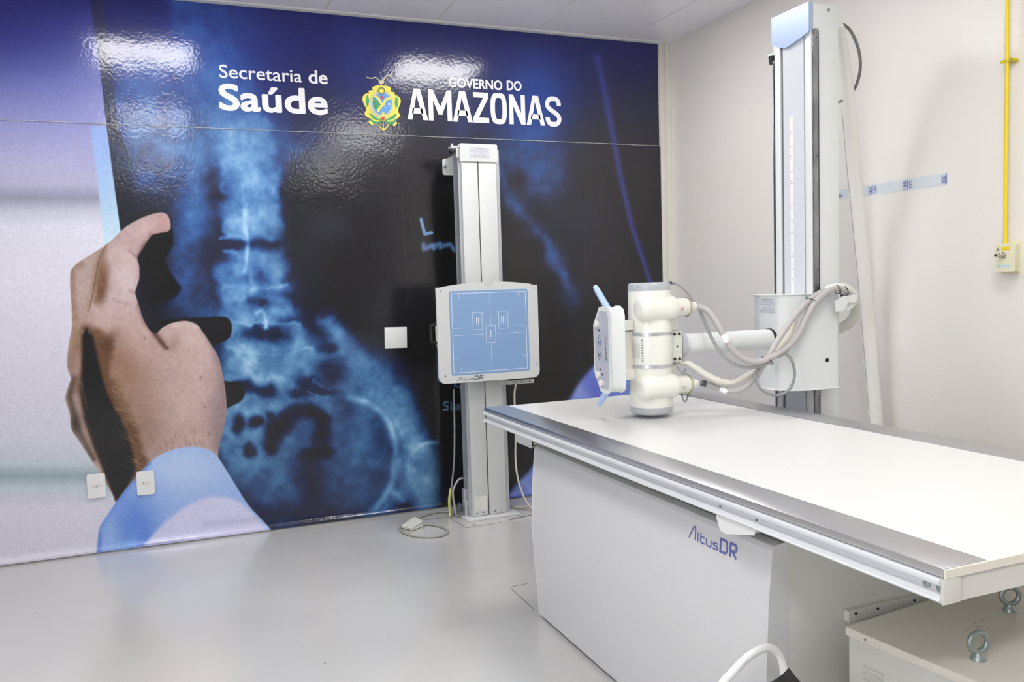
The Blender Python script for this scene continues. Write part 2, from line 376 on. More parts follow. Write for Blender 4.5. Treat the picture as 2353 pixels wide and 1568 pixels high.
    S.blob(640,90,60,120,(38,48,118),.6);S.blob(820,140,60,110,(44,62,135),.6);S.blob(1230,220,70,80,(44,78,160),.7);S.blob(1130,250,50,40,(52,62,110),.4)
    S.poly([(520,40),(530,40),(620,330),(650,360),(760,340),(900,330),(900,130),(700,60)],(42,46,96),18,.0)
    # the stand's cast shadow painted into the print colour
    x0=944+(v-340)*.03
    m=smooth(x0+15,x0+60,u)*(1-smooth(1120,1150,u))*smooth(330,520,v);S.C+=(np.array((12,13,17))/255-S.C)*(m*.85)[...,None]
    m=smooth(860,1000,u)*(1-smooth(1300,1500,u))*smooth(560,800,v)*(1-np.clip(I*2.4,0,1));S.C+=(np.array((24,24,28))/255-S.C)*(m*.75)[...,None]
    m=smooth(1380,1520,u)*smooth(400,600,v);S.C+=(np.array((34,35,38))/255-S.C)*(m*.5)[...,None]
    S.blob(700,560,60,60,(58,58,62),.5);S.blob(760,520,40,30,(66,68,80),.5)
    # purple streak
    S.stroke([(1372,130,9),(1395,240,9),(1425,400,8),(1452,520,7),(1475,590,7),(1498,660,7)],8,(66,72,142),.8)
    # side marker letters
    S.stroke([(967.5,504),(976,538),(992,535)],3.6,(130,165,215),.95,1.6)
    for x,y in [(973,563),(974,572),(982,570),(989,566),(995,564),(997,571),(1003,563),(1011,560),(1012,569),(1020,565),(1028,563),(1035,562),(1040,569),(1044,575)]:
        S.blob(x,y,4.2,5,(112,150,205),.85)
    S.stroke([(1030,925),(1022,924),(1020,930),(1029,935),(1028,942),(1019,942)],2.2,(120,150,185),.85);S.stroke([(1037,925),(1037,941),(1042,942)],2,(110,140,178),.8)
    S.stroke([(1048,931),(1055,931),(1056,941),(1047,941),(1048,936),(1056,936)],2,(110,140,178),.8);S.stroke([(1061,941),(1061,930),(1068,931),(1068,941)],2,(105,135,172),.7)
    S.stroke([(1060,881),(1048,880),(1044,887),(1058,890)],3,(100,135,185),.7)
    S.blob(1029,1145,7,3,(72,74,120),.8,-20)
    # blue coat at lower right
    m,i=S.pmask(curve([(1150,1170),(1180,1120),(1215,1083),(1250,1030),(1282,960),(1310,915),(1332,878),(1365,840),(1400,812),(1445,780),(1540,740),(1560,1250),(1120,1250)],3),8)
    T=Paint(S.U[i],S.V[i]);T.C=np.tile(np.array((116,138,210),np.float32)/255,(len(i[0]),1))
    T.blob(1370,900,30,50,(92,104,196),.8,-30);T.blob(1330,900,16,50,(140,160,222),.8,-30);T.blob(1430,860,40,30,(128,150,220),.6);T.blob(1200,1105,10,40,(150,168,226),.8,-40);T.blob(1190,1150,70,16,(86,92,190),.7)
    S.C[i]+=(T.C-S.C[i])*m[...,None]
    # clips of the light box
    blk=(43,42,44)
    S.poly(ccurve([(350,742),(400,732),(470,729),(515,728),(529,738),(533,755),(526,778),(500,791),(480,800),(430,800),(360,790)],4),blk,2)
    S.poly(ccurve([(505,880),(530,878),(550,878),(561,888),(563,902),(556,920),(535,932),(515,936)],4),blk,2)
    # shadow side under the finger
    S.poly(ccurve([(385,500),(395,530),(397,560),(388,582),(378,600),(400,640),(415,665),(390,690),(330,700),(300,660),(300,600),(340,540)],4),(22,22,26),6)
    S.blob(350,680,36,40,(24,24,32),.8)
    # ---------- bright blurred room left of the film
    bg=ramp(v/1300,[(0,(46,50,128)),(.07,(74,80,152)),(.14,(112,118,180)),(.22,(144,146,196)),(.29,(172,170,204)),(.325,(176,174,200)),(.35,(146,148,168)),(.372,(188,190,206)),(.40,(214,214,228)),(.5,(218,215,228)),(.65,(210,207,222)),(.78,(200,200,214)),(.82,(186,196,204)),(.842,(146,162,170)),(.86,(182,192,202)),(.90,(206,204,218)),(1,(204,203,216))])
    g2=(1-smooth(0,260,u))*(1-smooth(0,260,v));bg=bg+(np.array((34,38,118))/255-bg)*(g2*.6)[...,None]
    rise=smooth(120,240,u)*smooth(60,300,v)*(1-smooth(380,420,v));bg=bg+(np.array((150,152,200))/255-bg)*(rise*.3)[...,None]
    edge=np.interp(v,[0,100,200,290,400,530,700,1300],[206,221,235,245,259,277,300,380])
    m=1-smooth(-1.6,1.6,u-edge);S.C+=(bg-S.C)*m[...,None]
    # clear film border
    el=np.interp(v,[270,400,560,900],[205,222,240,280]);m=smooth(-3,3,u-el)*(1-smooth(-1.5,1.5,u-edge))*smooth(286,296,v)
    bc=ramp((v-290)/260,[(0,(140,165,220)),(.5,(158,188,226)),(1,(190,218,232))]);S.C+=(bc-S.C)*(m*.95)[...,None]
    # dark rim of the film at its top left
    w=np.interp(v,[0,150,290,420],[30,26,24,60]);m=smooth(-1.6,1.6,u-edge)*(1-smooth(w-3,w+5,u-edge))*(1-smooth(300,420,v))
    rc=ramp(v/320,[(0,(42,46,92)),(.4,(52,56,86)),(1,(52,54,66))]);S.C+=(rc-S.C)*(m*.85)[...,None]
    m=smooth(-1.6,1.6,u-edge)*(1-smooth(10,70,u-edge))*smooth(300,420,v);S.C+=(np.array((44,46,56))/255-S.C)*(m*.9)[...,None]
    # ---------- hand
    H=ccurve([(300,514),(335,497),(368,488.5),(384,494),(391,508),(392,524),(385,533),(366,536),(347,543),(330,570),(316,592),(320,612),(320,640),(314,660),(311,674),(320,704),(330,735),(345,760),(358,767),(375,752),(398,742),(428,738),(453,747),(468,766),(484,790),(503,824),(512,862),(519,905),(520,955),(510,1000),(501,1045),(505,1085),(440,1110),(330,1120),(272,1156),(258,1135),(232,1092),(206,1052),(180,1012),(164,986),(160,950),(150,915),(160,880),(163,870),(154,840),(158,790),(165,752),(164,700),(161,655),(163,622),(178,605),(201,590),(246,561),(278,531)],4)
    skin=(178,156,154)
    m,i=S.pmask(H,1.6)
    T=Paint(S.U[i],S.V[i]);T.C=np.tile(np.array(skin,np.float32)/255,(len(i[0]),1))
    # light and tone of the printed photograph of the hand
    T.blob(260,620,40,50,(196,178,178),.8);T.blob(340,525,36,14,(200,172,172),.7,-30);T.blob(377,512,12,16,(182,130,132),.5);T.blob(300,650,18,50,(206,188,190),.7);T.blob(260,700,45,40,(204,184,186),.7)
    T.blob(290,780,70,60,(190,162,154),.7);T.blob(440,790,50,40,(200,176,170),.7,40);T.blob(440,900,60,80,(196,170,164),.7);T.blob(430,1000,70,40,(184,156,148),.7)
    T.blob(500,960,16,70,(140,122,128),.7);T.blob(300,860,50,40,(176,146,134),.6)
    T.stroke([(347,541),(352,548)],8,(140,96,96),.5);T.stroke([(314,592),(296,575)],3,(120,84,84),.5);T.stroke([(310,674),(296,668)],4,(130,100,98),.5)
    T.stroke([(318,590,6),(334,562,6),(352,545,6),(388,536,6)],5,(92,66,68),.7)
    T.stroke([(320,700),(332,738),(356,766)],6,(120,90,96),.6);T.stroke([(356,768),(378,796),(384,800)],5,(70,48,44),.8);T.stroke([(360,772),(372,788),(380,798)],9,(110,80,72),.5)
    # brown side of the index finger and crease to the middle finger
    T.stroke([(236,580,10),(230,620,14),(228,660,18),(222,690,12)],12,(126,94,72),.75)
    T.poly([(160,560),(246,560),(232,590),(222,630),(212,682),(204,716),(196,745),(150,745)],(168,146,140),3,.7)
    T.stroke(curve([(246,562),(231,588),(222,625),(212,680),(204,715)],4),2.,(84,62,50),.85)
    T.stroke(curve([(241,565),(226,592),(217,628),(207,680),(200,712)],4),7,(150,124,108),.5)
    T.stroke([(200,600,10),(190,640,14),(180,700,10),(182,740,10)],10,(178,158,156),.7)
    T.stroke([(166,622,7),(168,680,10),(172,740,10),(176,800,12)],9,(140,110,86),.75);T.stroke([(178,612),(190,610)],8,(120,92,72),.5)
    T.blob(178,780,14,40,(160,132,112),.6)
    T.stroke([(320,596,8),(324,640,8),(318,668,6)],8,(150,122,118),.35);T.stroke([(322,700,8),(336,740,8),(352,764,8)],8,(140,110,104),.5)
    T.stroke([(470,760,9),(492,800,10),(508,850,11),(516,910,11),(514,970,12),(500,1030,12)],10,(134,112,116),.6)
    T.stroke([(398,748,6),(428,744,6),(452,752,6)],6,(204,184,182),.7);T.blob(425,770,26,20,(196,174,170),.6);T.blob(400,790,12,20,(150,122,114),.5,20)
    T.blob(300,900,50,70,(146,114,96),.6,-20);T.blob(330,990,40,60,(144,114,98),.6,-20);T.blob(270,830,30,40,(140,106,86),.6);T.blob(240,640,10,36,(120,88,66),.7,8);T.blob(232,670,9,24,(106,76,56),.6)
    T.blob(270,590,26,20,(196,176,172),.6);T.blob(288,640,14,40,(204,186,186),.6);T.stroke([(262,690),(300,700)],5,(158,130,124),.35)
    T.blob(187,660,14,60,(182,162,156),.7);T.blob(200,740,16,24,(170,146,136),.6)
    # deep shadow below the knuckles
    G2=[(188,752),(212,754),(238,768),(258,800),(252,840),(254,880),(272,925),(292,960),(314,995),(326,1040),(338,1066),(300,1112),(270,1158),(258,1130),(238,1080),(215,1030),(196,975),(186,930),(178,890),(186,840),(186,800)]
    mm,j=T.pmask(ccurve(G2,4),13);T.mix(j,(92,66,46),np.clip(mm*1.2,0,1)*.8)
    G3=[(192,760),(208,762),(220,800),(230,850),(246,905),(272,955),(294,1000),(306,1050),(308,1086),(270,1150),(250,1110),(226,1050),(206,990),(190,930),(188,880),(190,820)]
    T.poly(ccurve(G3,4),(27,24,22),7,.97)
    T.blob(248,790,12,24,(92,62,50),.8,30);T.blob(225,765,22,8,(120,86,66),.6,20)
    T.stroke([(330,1075,14),(316,1030,16),(304,980,16),(284,930,16),(262,880,14)],14,(96,68,44),.5)
    T.stroke([(170,870,10),(160,912,10),(170,950,10),(185,1000,10),(215,1055,8)],10,(86,70,60),.8)
    T.blob(166,830,12,30,(128,98,80),.6);T.blob(172,975,10,20,(60,50,46),.8);T.stroke([(188,880),(200,940)],3,(110,96,88),.5)
    T.stroke([(196,960,5),(214,1010,5),(236,1060,4)],5,(52,46,44),.7)
    rr=np.random.default_rng(3)
    for _ in range(150):  # fine hairs of the printed hand
        y=rr.uniform(850,1085);x=262+(y-850)*.22+rr.normal(0,16)
        a=rr.uniform(.05,.6);l=rr.uniform(8,20);T.stroke([(x,y),(x+l*np.cos(a),y+l*np.sin(a))],1.,(176,150,122),rr.uniform(.1,.38))
    for _ in range(40):
        y=rr.uniform(640,760);x=rr.uniform(166,236);T.stroke([(x,y),(x+rr.uniform(-3,6),y+rr.uniform(5,12))],1.,(206,180,150),.4)
    for _ in range(50):
        x=rr.uniform(340,480);y=rr.uniform(985,1030);T.stroke([(x,y),(x+(x-410)*.08,y+rr.uniform(8,18))],1.2,(140,112,108),.35)
    for x,y in [(470,936),(480,999),(461,868),(332,778)]:T.blob(x,y,2.5,3,(110,84,82),.5)
    tn=(fbm(T.U/7,T.V/7,3)-.5)*.05+(fbm(T.U/30,T.V/30,2)-.5)*.05;T.C+=tn[...,None]
    S.C[i]+=(T.C-S.C[i])*m[...,None]
    # ---------- cuff of the coat
    Cf=ccurve([(226,1295),(226,1228),(232,1206),(249,1181),(269,1151),(299,1112),(345,1062),(382,1039),(431,1027),(475,1032),(501,1052),(531,1098),(571,1161),(624,1219),(680,1290),(560,1330),(300,1330)],4)
    m,i=S.pmask(Cf,2.2);T=Paint(S.U[i],S.V[i]);T.C=np.tile(np.array((148,174,222),np.float32)/255,(len(i[0]),1))
    T.blob(420,1080,90,50,(178,196,230),.9);T.stroke([(230,1210,8),(262,1165,8),(299,1114,7),(345,1064,5)],7,(96,130,208),.7)
    T.blob(300,1200,60,60,(106,142,214),.8);T.blob(320,1225,30,60,(92,126,208),.8,-20);T.blob(255,1240,14,50,(140,172,222),.8);T.blob(275,1180,14,20,(120,150,212),.6);T.blob(300,1260,14,30,(128,170,224),.7,20)
    T.stroke([(229,1225,6),(228,1280,6)],6,(90,118,196),.7)
    mm,j=T.pmask(ccurve([(318,1290),(332,1254),(365,1215),(405,1180),(450,1153),(500,1142),(545,1152),(580,1180),(640,1250),(690,1330),(330,1330)],4),7);T.mix(j,(203,202,228),mm*.95)
    T.stroke([(470,1205),(620,1190)],8,(180,176,206),.5);T.stroke([(300,1262),(420,1240)],5,(150,150,196),.5)
    T.stroke([(575,1160),(640,1240)],6,(170,186,232),.7)
    S.C[i]+=(T.C-S.C[i])*m[...,None]
    S.C*=(1+(fbm(u/4,v/4,2)-.5)*.07)[...,None]
    return np.clip(S.C,0.02,1)
# ------------------------------------------------------------ the room
YW=4.689;XW=3.02;ZC=2.817;XL=-2.6;YB=-2.6
def floor_mat():
    m=bpy.data.materials.new('glossy_grey_floor_paint');m.use_nodes=True;nt=m.node_tree;b=nt.nodes['Principled BSDF'];N=nt.nodes;L=nt.links
    tc=N.new('ShaderNodeTexCoord');n=N.new('ShaderNodeTexNoise');n.inputs['Scale'].default_value=1.6;n.inputs['Detail'].default_value=6;L.new(tc.outputs['Object'],n.inputs['Vector'])
    r=N.new('ShaderNodeValToRGB');r.color_ramp.elements[0].position=.3;r.color_ramp.elements[1].position=.7
    r.color_ramp.elements[0].color=tuple(s2l((188,187,184)))+(1,);r.color_ramp.elements[1].color=tuple(s2l((200,199,196)))+(1,);L.new(n.outputs[0],r.inputs[0])
    # sparse scuffs and specks
    v=N.new('ShaderNodeTexVoronoi');v.inputs['Scale'].default_value=3.2;L.new(tc.outputs['Object'],v.inputs['Vector'])
    c=N.new('ShaderNodeMapRange');c.inputs[1].default_value=.012;c.inputs[2].default_value=.03;c.inputs[3].default_value=1;c.inputs[4].default_value=0;L.new(v.outputs['Distance'],c.inputs[0])
    mx=N.new('ShaderNodeMix');mx.data_type='RGBA';mx.inputs[7].default_value=tuple(s2l((150,146,140)))+(1,);L.new(c.outputs[0],mx.inputs[0]);L.new(r.outputs[0],mx.inputs[6]);L.new(mx.outputs[2],b.inputs['Base Color'])
    b.inputs['Roughness'].default_value=.28;b.inputs['Coat Weight'].default_value=.55;b.inputs['Coat Roughness'].default_value=.16
    n2=N.new('ShaderNodeTexNoise');n2.inputs['Scale'].default_value=9;n2.inputs['Detail'].default_value=3;L.new(tc.outputs['Object'],n2.inputs['Vector'])
    bp=N.new('ShaderNodeBump');bp.inputs['Strength'].default_value=.22;bp.inputs['Distance'].default_value=.004;L.new(n2.outputs[0],bp.inputs['Height']);L.new(bp.outputs[0],b.inputs['Normal']);L.new(bp.outputs[0],b.inputs['Coat Normal'])
    return m
floorm=floor_mat()
bm=nb();box(bm,XL-.1,XW+.1,YB-.1,YW+.1,-.06,0);FLOOR=tag(fin(bm,'floor',floorm,smooth=False),'glossy pale grey painted floor with faint scuffs',kind='structure')
def wall(name,x0,x1,y0,y1,label,m=None):
    bm=nb();box(bm,x0,x1,y0,y1,0,ZC+.06);return tag(fin(bm,name,m or wallm,smooth=False),label,kind='structure')
WB=wall('wall_back',XL-.1,XW+.1,YW,YW+.1,'wall carrying the large printed mural')
WR=wall('wall_right',XW,XW+.1,YB,YW,'plain off-white painted wall behind the tube column')
WL=wall('wall_left',XL-.1,XL,YB,YW,'plain off-white wall')
WF=wall('wall_front',XL-.1,XW+.1,YB-.1,YB,'plain grey wall',mat('grey_wall',(96,96,98),.6))
# shallow horizontal plaster joint of the right wall and the thicker lower plaster
bm=nb();box(bm,XW-.0025,XW,YB,YW,0,2.196);fin(bm,'plaster_skim',wallm,WR,bev=.0012,seg=1)
WN=link('added_window_1',None);tag(WN,'made-up frosted window in the left wall, added for fill light',kind='structure')
bm=nb();box(bm,XL,XL+.006,-2.30,.40,1.0,2.32);fin(bm,'added_glow_pane',mat('fill_glow_pane',(235,240,245),.5,emit=1.2),WN,smooth=False)  # glowing pane of the unseen window, added to go with the fill light
for (a,b,c,d) in ((-2.36,.46,.94,1.0),(-2.36,.46,2.32,2.38),(-2.36,-2.30,1.0,2.32),(.40,.46,1.0,2.32),(-.98,-.92,1.0,2.32)):
    bm=nb();box(bm,XL,XL+.03,a,b,c,d);fin(bm,'added_window_frame',white2,WN,smooth=False)
# pilaster strips closing the corner
bm=nb();box(bm,2.948,2.985,YW-.012,YW,.03,ZC-.004);tag(fin(bm,'trim_1',mat('trim_paint',(224,221,212),.4),bev=.002),'narrow off-white corner strip between the mural and the right wall',kind='structure')
bm=nb();box(bm,2.985,XW,YW-.03,YW,.03,ZC-.004);tag(fin(bm,'trim_2',MATS['trim_paint'],bev=.003),'off-white corner batten against the right wall',kind='structure')
# coved skirting of floor paint
def cove(name,p,ax,a,b,label):
    bm=nb();prism(bm,p,ax,a,b);return tag(fin(bm,name,floorm,ang=60),label,kind='structure')
q=[(0,0)]+[(-.012+.012*math.sin(t),.012-.012*math.cos(t)) for t in np.linspace(PI/2,0,7)]
cove('baseboard_back',[(YW+a,b) for a,b in q],0,XL,2.985,'grey paint coved up from the floor at the foot of the mural')
cove('baseboard_right',[(XW-.0025+a,b) for a,b in q],1,YB,YW-.03,'grey paint coved up at the foot of the right wall')
# ------------------------------------------------------------ ceiling
bm=nb();box(bm,XL-.1,XW+.1,YB-.1,YW+.1,ZC+.012,ZC+.06);CE=tag(fin(bm,'ceiling',ceilm,smooth=False),'pale lilac-grey panelled ceiling',kind='structure')
xs=[XL]+[-2.287,-1.663,-1.042,-.418,.205,.829,1.453,2.078,2.704]+[XW];ys=[YB,-2.1,-1.11,-.49,.99,1.86,3.27,3.89,YW-.045]
ys2=[YB,-1.36,-.11,1.14,2.39,3.64,YW-.045]
lampcells={(round(x,3),round(y,2)) for x,y in LAMPS}
g=.009
def tile(x0,x1,y0,y1):
    bm=nb();box(bm,x0+g,x1-g,y0+g,y1-g,ZC,ZC+.012);fin(bm,'ceiling_tile',ceilm,CE,bev=.0015,seg=1)
for i in range(len(xs)-1):
    xm=(xs[i]+xs[i+1])/2;L=[l for l in LAMPS if xs[i]<l[0]<xs[i+1]]
    cuts=list(ys2)
    if L:
        cuts=[YB]
        for l in sorted(L,key=lambda a:a[1]): cuts+=[l[1]-.31,l[1]+.31]
        cuts.append(YW-.045)
    for a,b in zip(cuts,cuts[1:]):
        if L and any(abs((a+b)/2-l[1])<.05 for l in L): continue
        tile(xs[i],xs[i+1],a,b)
for x in xs[1:-1]:
    bm=nb();box(bm,x-g*.85,x+g*.85,YB,YW-.04,ZC+.004,ZC+.0125);fin(bm,'ceiling_grid_bar',gridm,CE,smooth=False)
bm=nb();box(bm,XL,XW,YW-.04,YW,ZC-.004,ZC+.012);fin(bm,'perimeter_angle',gridm,CE,smooth=False)
bm=nb();box(bm,XW-.01,XW,YB,YW-.04,ZC-.002,ZC+.012);fin(bm,'perimeter_angle',gridm,CE,smooth=False)
emi=bpy.data.materials.new('lamp_diffuser');emi.use_nodes=True;_b=emi.node_tree.nodes['Principled BSDF']
_b.inputs['Base Color'].default_value=(.9,.9,.9,1);_b.inputs['Emission Color'].default_value=(1.,.985,.975,1);_b.inputs['Emission Strength'].default_value=LAMP
near_words=['above the left part of the mural','above the tube side of the mural wall','over the middle of the room, left','over the middle of the room, right','at the back of the room, left','at the back of the room, right']
for k,(x,y) in enumerate(LAMPS):
    t=thing('ceiling_light','square white recessed ceiling lamp '+near_words[k],'lamp',(x,y,ZC))
    bm=nb()
    for a in (prism(bm,[(x-.3,ZC-.004),(x-.28,ZC-.004),(x-.28,ZC+.03),(x-.3,ZC+.03)],1,y-.3,y+.3),prism(bm,[(x+.28,ZC-.004),(x+.3,ZC-.004),(x+.3,ZC+.03),(x+.28,ZC+.03)],1,y-.3,y+.3),
              prism(bm,[(y-.3,ZC-.004),(y-.28,ZC-.004),(y-.28,ZC+.03),(y-.3,ZC+.03)],0,x-.28,x+.28),prism(bm,[(y+.28,ZC-.004),(y+.3,ZC-.004),(y+.3,ZC+.03),(y+.28,ZC+.03)],0,x-.28,x+.28)): pass
    fin(bm,'lamp_frame',white,t,smooth=False)
    bm=nb();box(bm,x-.28,x+.28,y-.28,y+.28,ZC-.002,ZC+.006);fin(bm,'diffuser',emi,t,smooth=False)
# ------------------------------------------------------------ the printed mural: eight glossy vinyl sheets
def mural_mat():
    m=bpy.data.materials.new('glossy_printed_vinyl');m.use_nodes=True;nt=m.node_tree;b=nt.nodes['Principled BSDF'];N=nt.nodes;L=nt.links
    a=N.new('ShaderNodeVertexColor');a.layer_name='print';L.new(a.outputs[0],b.inputs['Base Color'])
    b.inputs['Roughness'].default_value=.3;b.inputs['Specular IOR Level'].default_value=.06;b.inputs['Coat Weight'].default_value=1.;b.inputs['Coat Roughness'].default_value=.12;b.inputs['Coat IOR'].default_value=1.5
    tc=N.new('ShaderNodeTexCoord')
    def nz(s,d):
        n=N.new('ShaderNodeTexNoise');n.inputs['Scale'].default_value=s;n.inputs['Detail'].default_value=d;L.new(tc.outputs['Object'],n.inputs['Vector']);return n
    n1=nz(62,2.2);n2=nz(5,2);ad=N.new('ShaderNodeMath');ad.operation='MULTIPLY_ADD';ad.inputs[1].default_value=3.;L.new(n2.outputs[0],ad.inputs[0]);L.new(n1.outputs[0],ad.inputs[2])
    bp=N.new('ShaderNodeBump');bp.inputs['Strength'].default_value=.3;bp.inputs['Distance'].default_value=.0019;L.new(ad.outputs[0],bp.inputs['Height'])
    L.new(bp.outputs[0],b.inputs['Coat Normal']);return m
vinyl=mural_mat()
MU=thing('wall_mural','printed vinyl mural of a hand holding an x-ray film covering the back wall','mural',(0,YW,0))
ZS=2.1725
def sheet(x0,x1,z0,z1,d):
    nx=max(8,int((x1-x0)/.0026));nz=max(8,int((z1-z0)/.0026))
    X,Z=np.meshgrid(np.linspace(x0,x1,nx),np.linspace(z0,z1,nz))
    rr=np.random.default_rng(int(abs(x0)*100+z0*10))
    # slightly ragged cut edge along the joint and a coved foot
    y=np.full(X.shape,YW-d)
    k=np.clip((.06-Z)/.04,0,1);y-=k**2*.012
    dx=X-EYE[0];dy=y-EYE[1];dz=Z-EYE[2]
    dep=dx*_fw[0]+dy*_fw[1]+dz*_fw[2]
    U=1176.5+FPX*(dx*_R[0]+dy*_R[1]+dz*_R[2])/dep;V=784.-FPX*(dx*_U[0]+dy*_U[1]+dz*_U[2])/dep
    c=paint(U.ravel(),V.ravel());c=np.where(c<=.04045,c/12.92,((c+.055)/1.055)**2.4)
    c=c*c/(c+PRINT_HAZE)*PRINT_GAIN;c=np.clip((c**3+.0135**3)**(1/3),.0,.93)
    co=np.stack([X.ravel(),y.ravel(),Z.ravel()],1).astype(np.float32)-np.array([0,YW,0],np.float32)
    ii=(np.arange(nz-1)[:,None]*nx+np.arange(nx-1)).ravel();F=np.stack([ii,ii+1,ii+nx+1,ii+nx],1).astype(np.int32)
    me=bpy.data.meshes.new('mural_sheet');me.vertices.add(len(co));me.vertices.foreach_set('co',co.ravel())
    me.loops.add(F.size);me.loops.foreach_set('vertex_index',F.ravel());me.polygons.add(len(F));me.polygons.foreach_set('loop_start',np.arange(0,F.size,4,dtype=np.int32))
    me.update();me.validate();ca=me.color_attributes.new('print','FLOAT_COLOR','POINT')
    ca.data.foreach_set('color',np.concatenate([c,np.ones((len(c),1))],1).astype(np.float32).ravel())
    me.materials.append(vinyl);link('mural_sheet',me,MU)
PRINT_HAZE=.016;PRINT_GAIN=1.05
sx=[XL,-1.02,.109,1.239,2.389,2.9396]
for a,b in zip(sx,sx[1:]):
    for z0,z1,d in ((.008,ZS-.002,.002),(ZS+.002,ZC-.006,.004)):
        if a<-1.5:   # this strip lies outside the photograph: coarse
            pass
        sheet(a+.0001,b-.0001 if b<2.9 or z0>1 else 2.948,z0,z1,d)
# torn pale backing edge standing proud along the horizontal joint
bm=nb();rr=np.random.default_rng(8);x=XL;prev=None
while x<2.945:
    h=.0018+rr.random()**2*.004;zc=ZS+rr.normal(0,.0008)
    ring=[bm.verts.new(Vector(p)) for p in ((x,YW-.0015,zc-h/2),(x,YW-.006-h*.5,zc-h*.3),(x,YW-.006,zc+h*.4),(x,YW-.0035,zc+h/2))]
    if prev:
        for i in range(4): bm.faces.new((prev[i],prev[(i+1)%4],ring[(i+1)%4],ring[i]))
    prev=ring;x+=.012+rr.random()*.02
fin(bm,'torn_joint_edge',mat('torn_vinyl_backing',(206,204,204),.4),MU,ang=60)
# lettering, measured on the wall plane
def word(s,px0,py0,px1,py1,ph,fat=0.):
    """px0,py0 lower left and px1,py1 lower right of the word, ph its height in the same measure at the left"""
    a=at(px0,py0,1,YW);b=at(px1,py1,1,YW);t=at(px0,py0-ph,1,YW);z=(a[2]+b[2])/2
    return text('lettering',s,(a[0],YW-.0045,z),(1,0,0),(0,0,1),b[0]-a[0],t[2]-a[2],print_w,MU,fat)
word('Secretaria',504,179,694,191,31,.012)
word('de',709,192,753,195,31,.03)
word('Saúde',504,254,754,266,63,.04)
word('GOVERNO',1031,201,1154,208,23,.035)
word('DO',1164,208,1198,210,23,.035)
# AMAZONAS: condensed heavy capitals built from strokes
def heavy():
    a=at(936,275,1,YW);b=at(1289,291,1,YW);t=at(936,203,1,YW);W=b[0]-a[0];H=(t[2]-a[2])*1.0;z=(a[2]+b[2])/2;k=W/1000.
    O=(a[0],YW-.0045,z);s_=.205
    def arc(cx,cy,rx,ry,a0,a1,n=7): return [(cx+rx*math.cos(math.radians(a0+(a1-a0)*i/n)),cy+ry*math.sin(math.radians(a0+(a1-a0)*i/n))) for i in range(n+1)]
    w=27;h=s_/2   # half stroke across and up, in letter units: 1000 wide, 1 high
    L={'A':(128,[[(13,0),(64,1.)],[(64,1.),(115,0)],[(34,.27),(94,.27)]]),'M':(160,[[(14,0),(14,1)],[(14,1),(80,.28)],[(80,.28),(146,1)],[(146,1),(146,0)]]),
       'Z':(112,[[(0,.91),(98,.91)],[(98,.86),(14,.14)],[(2,.09),(112,.09)]]),'N':(126,[[(14,0),(14,1)],[(16,.96),(110,.04)],[(112,0),(112,1)]])}
    x=0;bm=nb();X_,Z_=(1,0,0),(0,0,1)
    def pl_(p): plate(bm,O,X_,Z_,[(q[0]*k,q[1]*H) for q in p],.0005)
    for ch in 'AMAZONAS':
        if ch=='A':
            wd=132;pl_([(x,0),(x+31,0),(x+66-4,.80),(x+66-4,1),(x+46,1)][:5]);pl_([(x+62,1),(x+62,.80),(x+101,0),(x+132,0),(x+86,1)]);pl_([(x+30,.20),(x+102,.20),(x+96,.37),(x+36,.37)])
        elif ch=='M':
            wd=152;pl_([(x,0),(x+30,0),(x+30,1),(x,1)]);pl_([(x+122,0),(x+152,0),(x+152,1),(x+122,1)]);pl_([(x+30,1),(x+30,.66),(x+64,.2),(x+76,.2),(x+76,.46)]);pl_([(x+122,1),(x+76,.46),(x+76,.2),(x+88,.2),(x+122,.66)])
        elif ch=='Z':
            wd=106;pl_([(x+2,.83),(x+104,.83),(x+104,1),(x+2,1)]);pl_([(x,0),(x+106,0),(x+106,.17),(x,.17)]);pl_([(x,.17),(x+36,.17),(x+104,.83),(x+69,.83)])
        elif ch=='N':
            wd=112;pl_([(x,0),(x+29,0),(x+29,1),(x,1)]);pl_([(x+83,0),(x+112,0),(x+112,1),(x+83,1)]);pl_([(x+29,1),(x+29,.62),(x+83,0),(x+83,.38)])
        elif ch=='O':
            wd=112;o=[(x+56+56*c,.5+.52*s2) for c,s2 in [(math.copysign(abs(math.cos(t))**.55,math.cos(t)),math.copysign(abs(math.sin(t))**.8,math.sin(t))) for t in np.linspace(0,2*PI,33)]]
            i=[(x+56+26*c,.5+.36*s2) for c,s2 in [(math.copysign(abs(math.cos(t))**.55,math.cos(t)),math.copysign(abs(math.sin(t))**.8,math.sin(t))) for t in np.linspace(0,2*PI,33)]]
            for j in range(32): pl_([i[j],o[j],o[j+1],i[j+1]])
        elif ch=='S':
            wd=112
            c=[(97,.70,.0),(96,.80),(82,.91),(56,.935),(30,.91),(15,.80),(15,.68),(30,.585),(58,.49),(86,.39),(98,.29),(97,.19),(82,.09),(56,.065),(30,.09),(16,.20),(15,.30)]
            c=curve([(q[0],q[1]) for q in c],3);P=np.array([(x+q[0],q[1]) for q in c])
            d=np.gradient(P,axis=0);d[:,1]*=280;n=np.stack([-d[:,1],d[:,0]],1);n/=np.linalg.norm(n,axis=1)[:,None];n[:,0]*=15;n[:,1]*=.082
            for j in range(len(P)-1): pl_([P[j]-n[j],P[j+1]-n[j+1],P[j+1]+n[j+1],P[j]+n[j]])
        x+=wd+{'A':3,'M':3,'Z':10,'O':14,'N':6}.get(ch,0)+2
    sc=1000./(x-2)
    for v in bm.verts: v.co.x=O[0]+(v.co.x-O[0])*sc
    return fin(bm,'lettering',print_w,MU,smooth=False)
heavy()
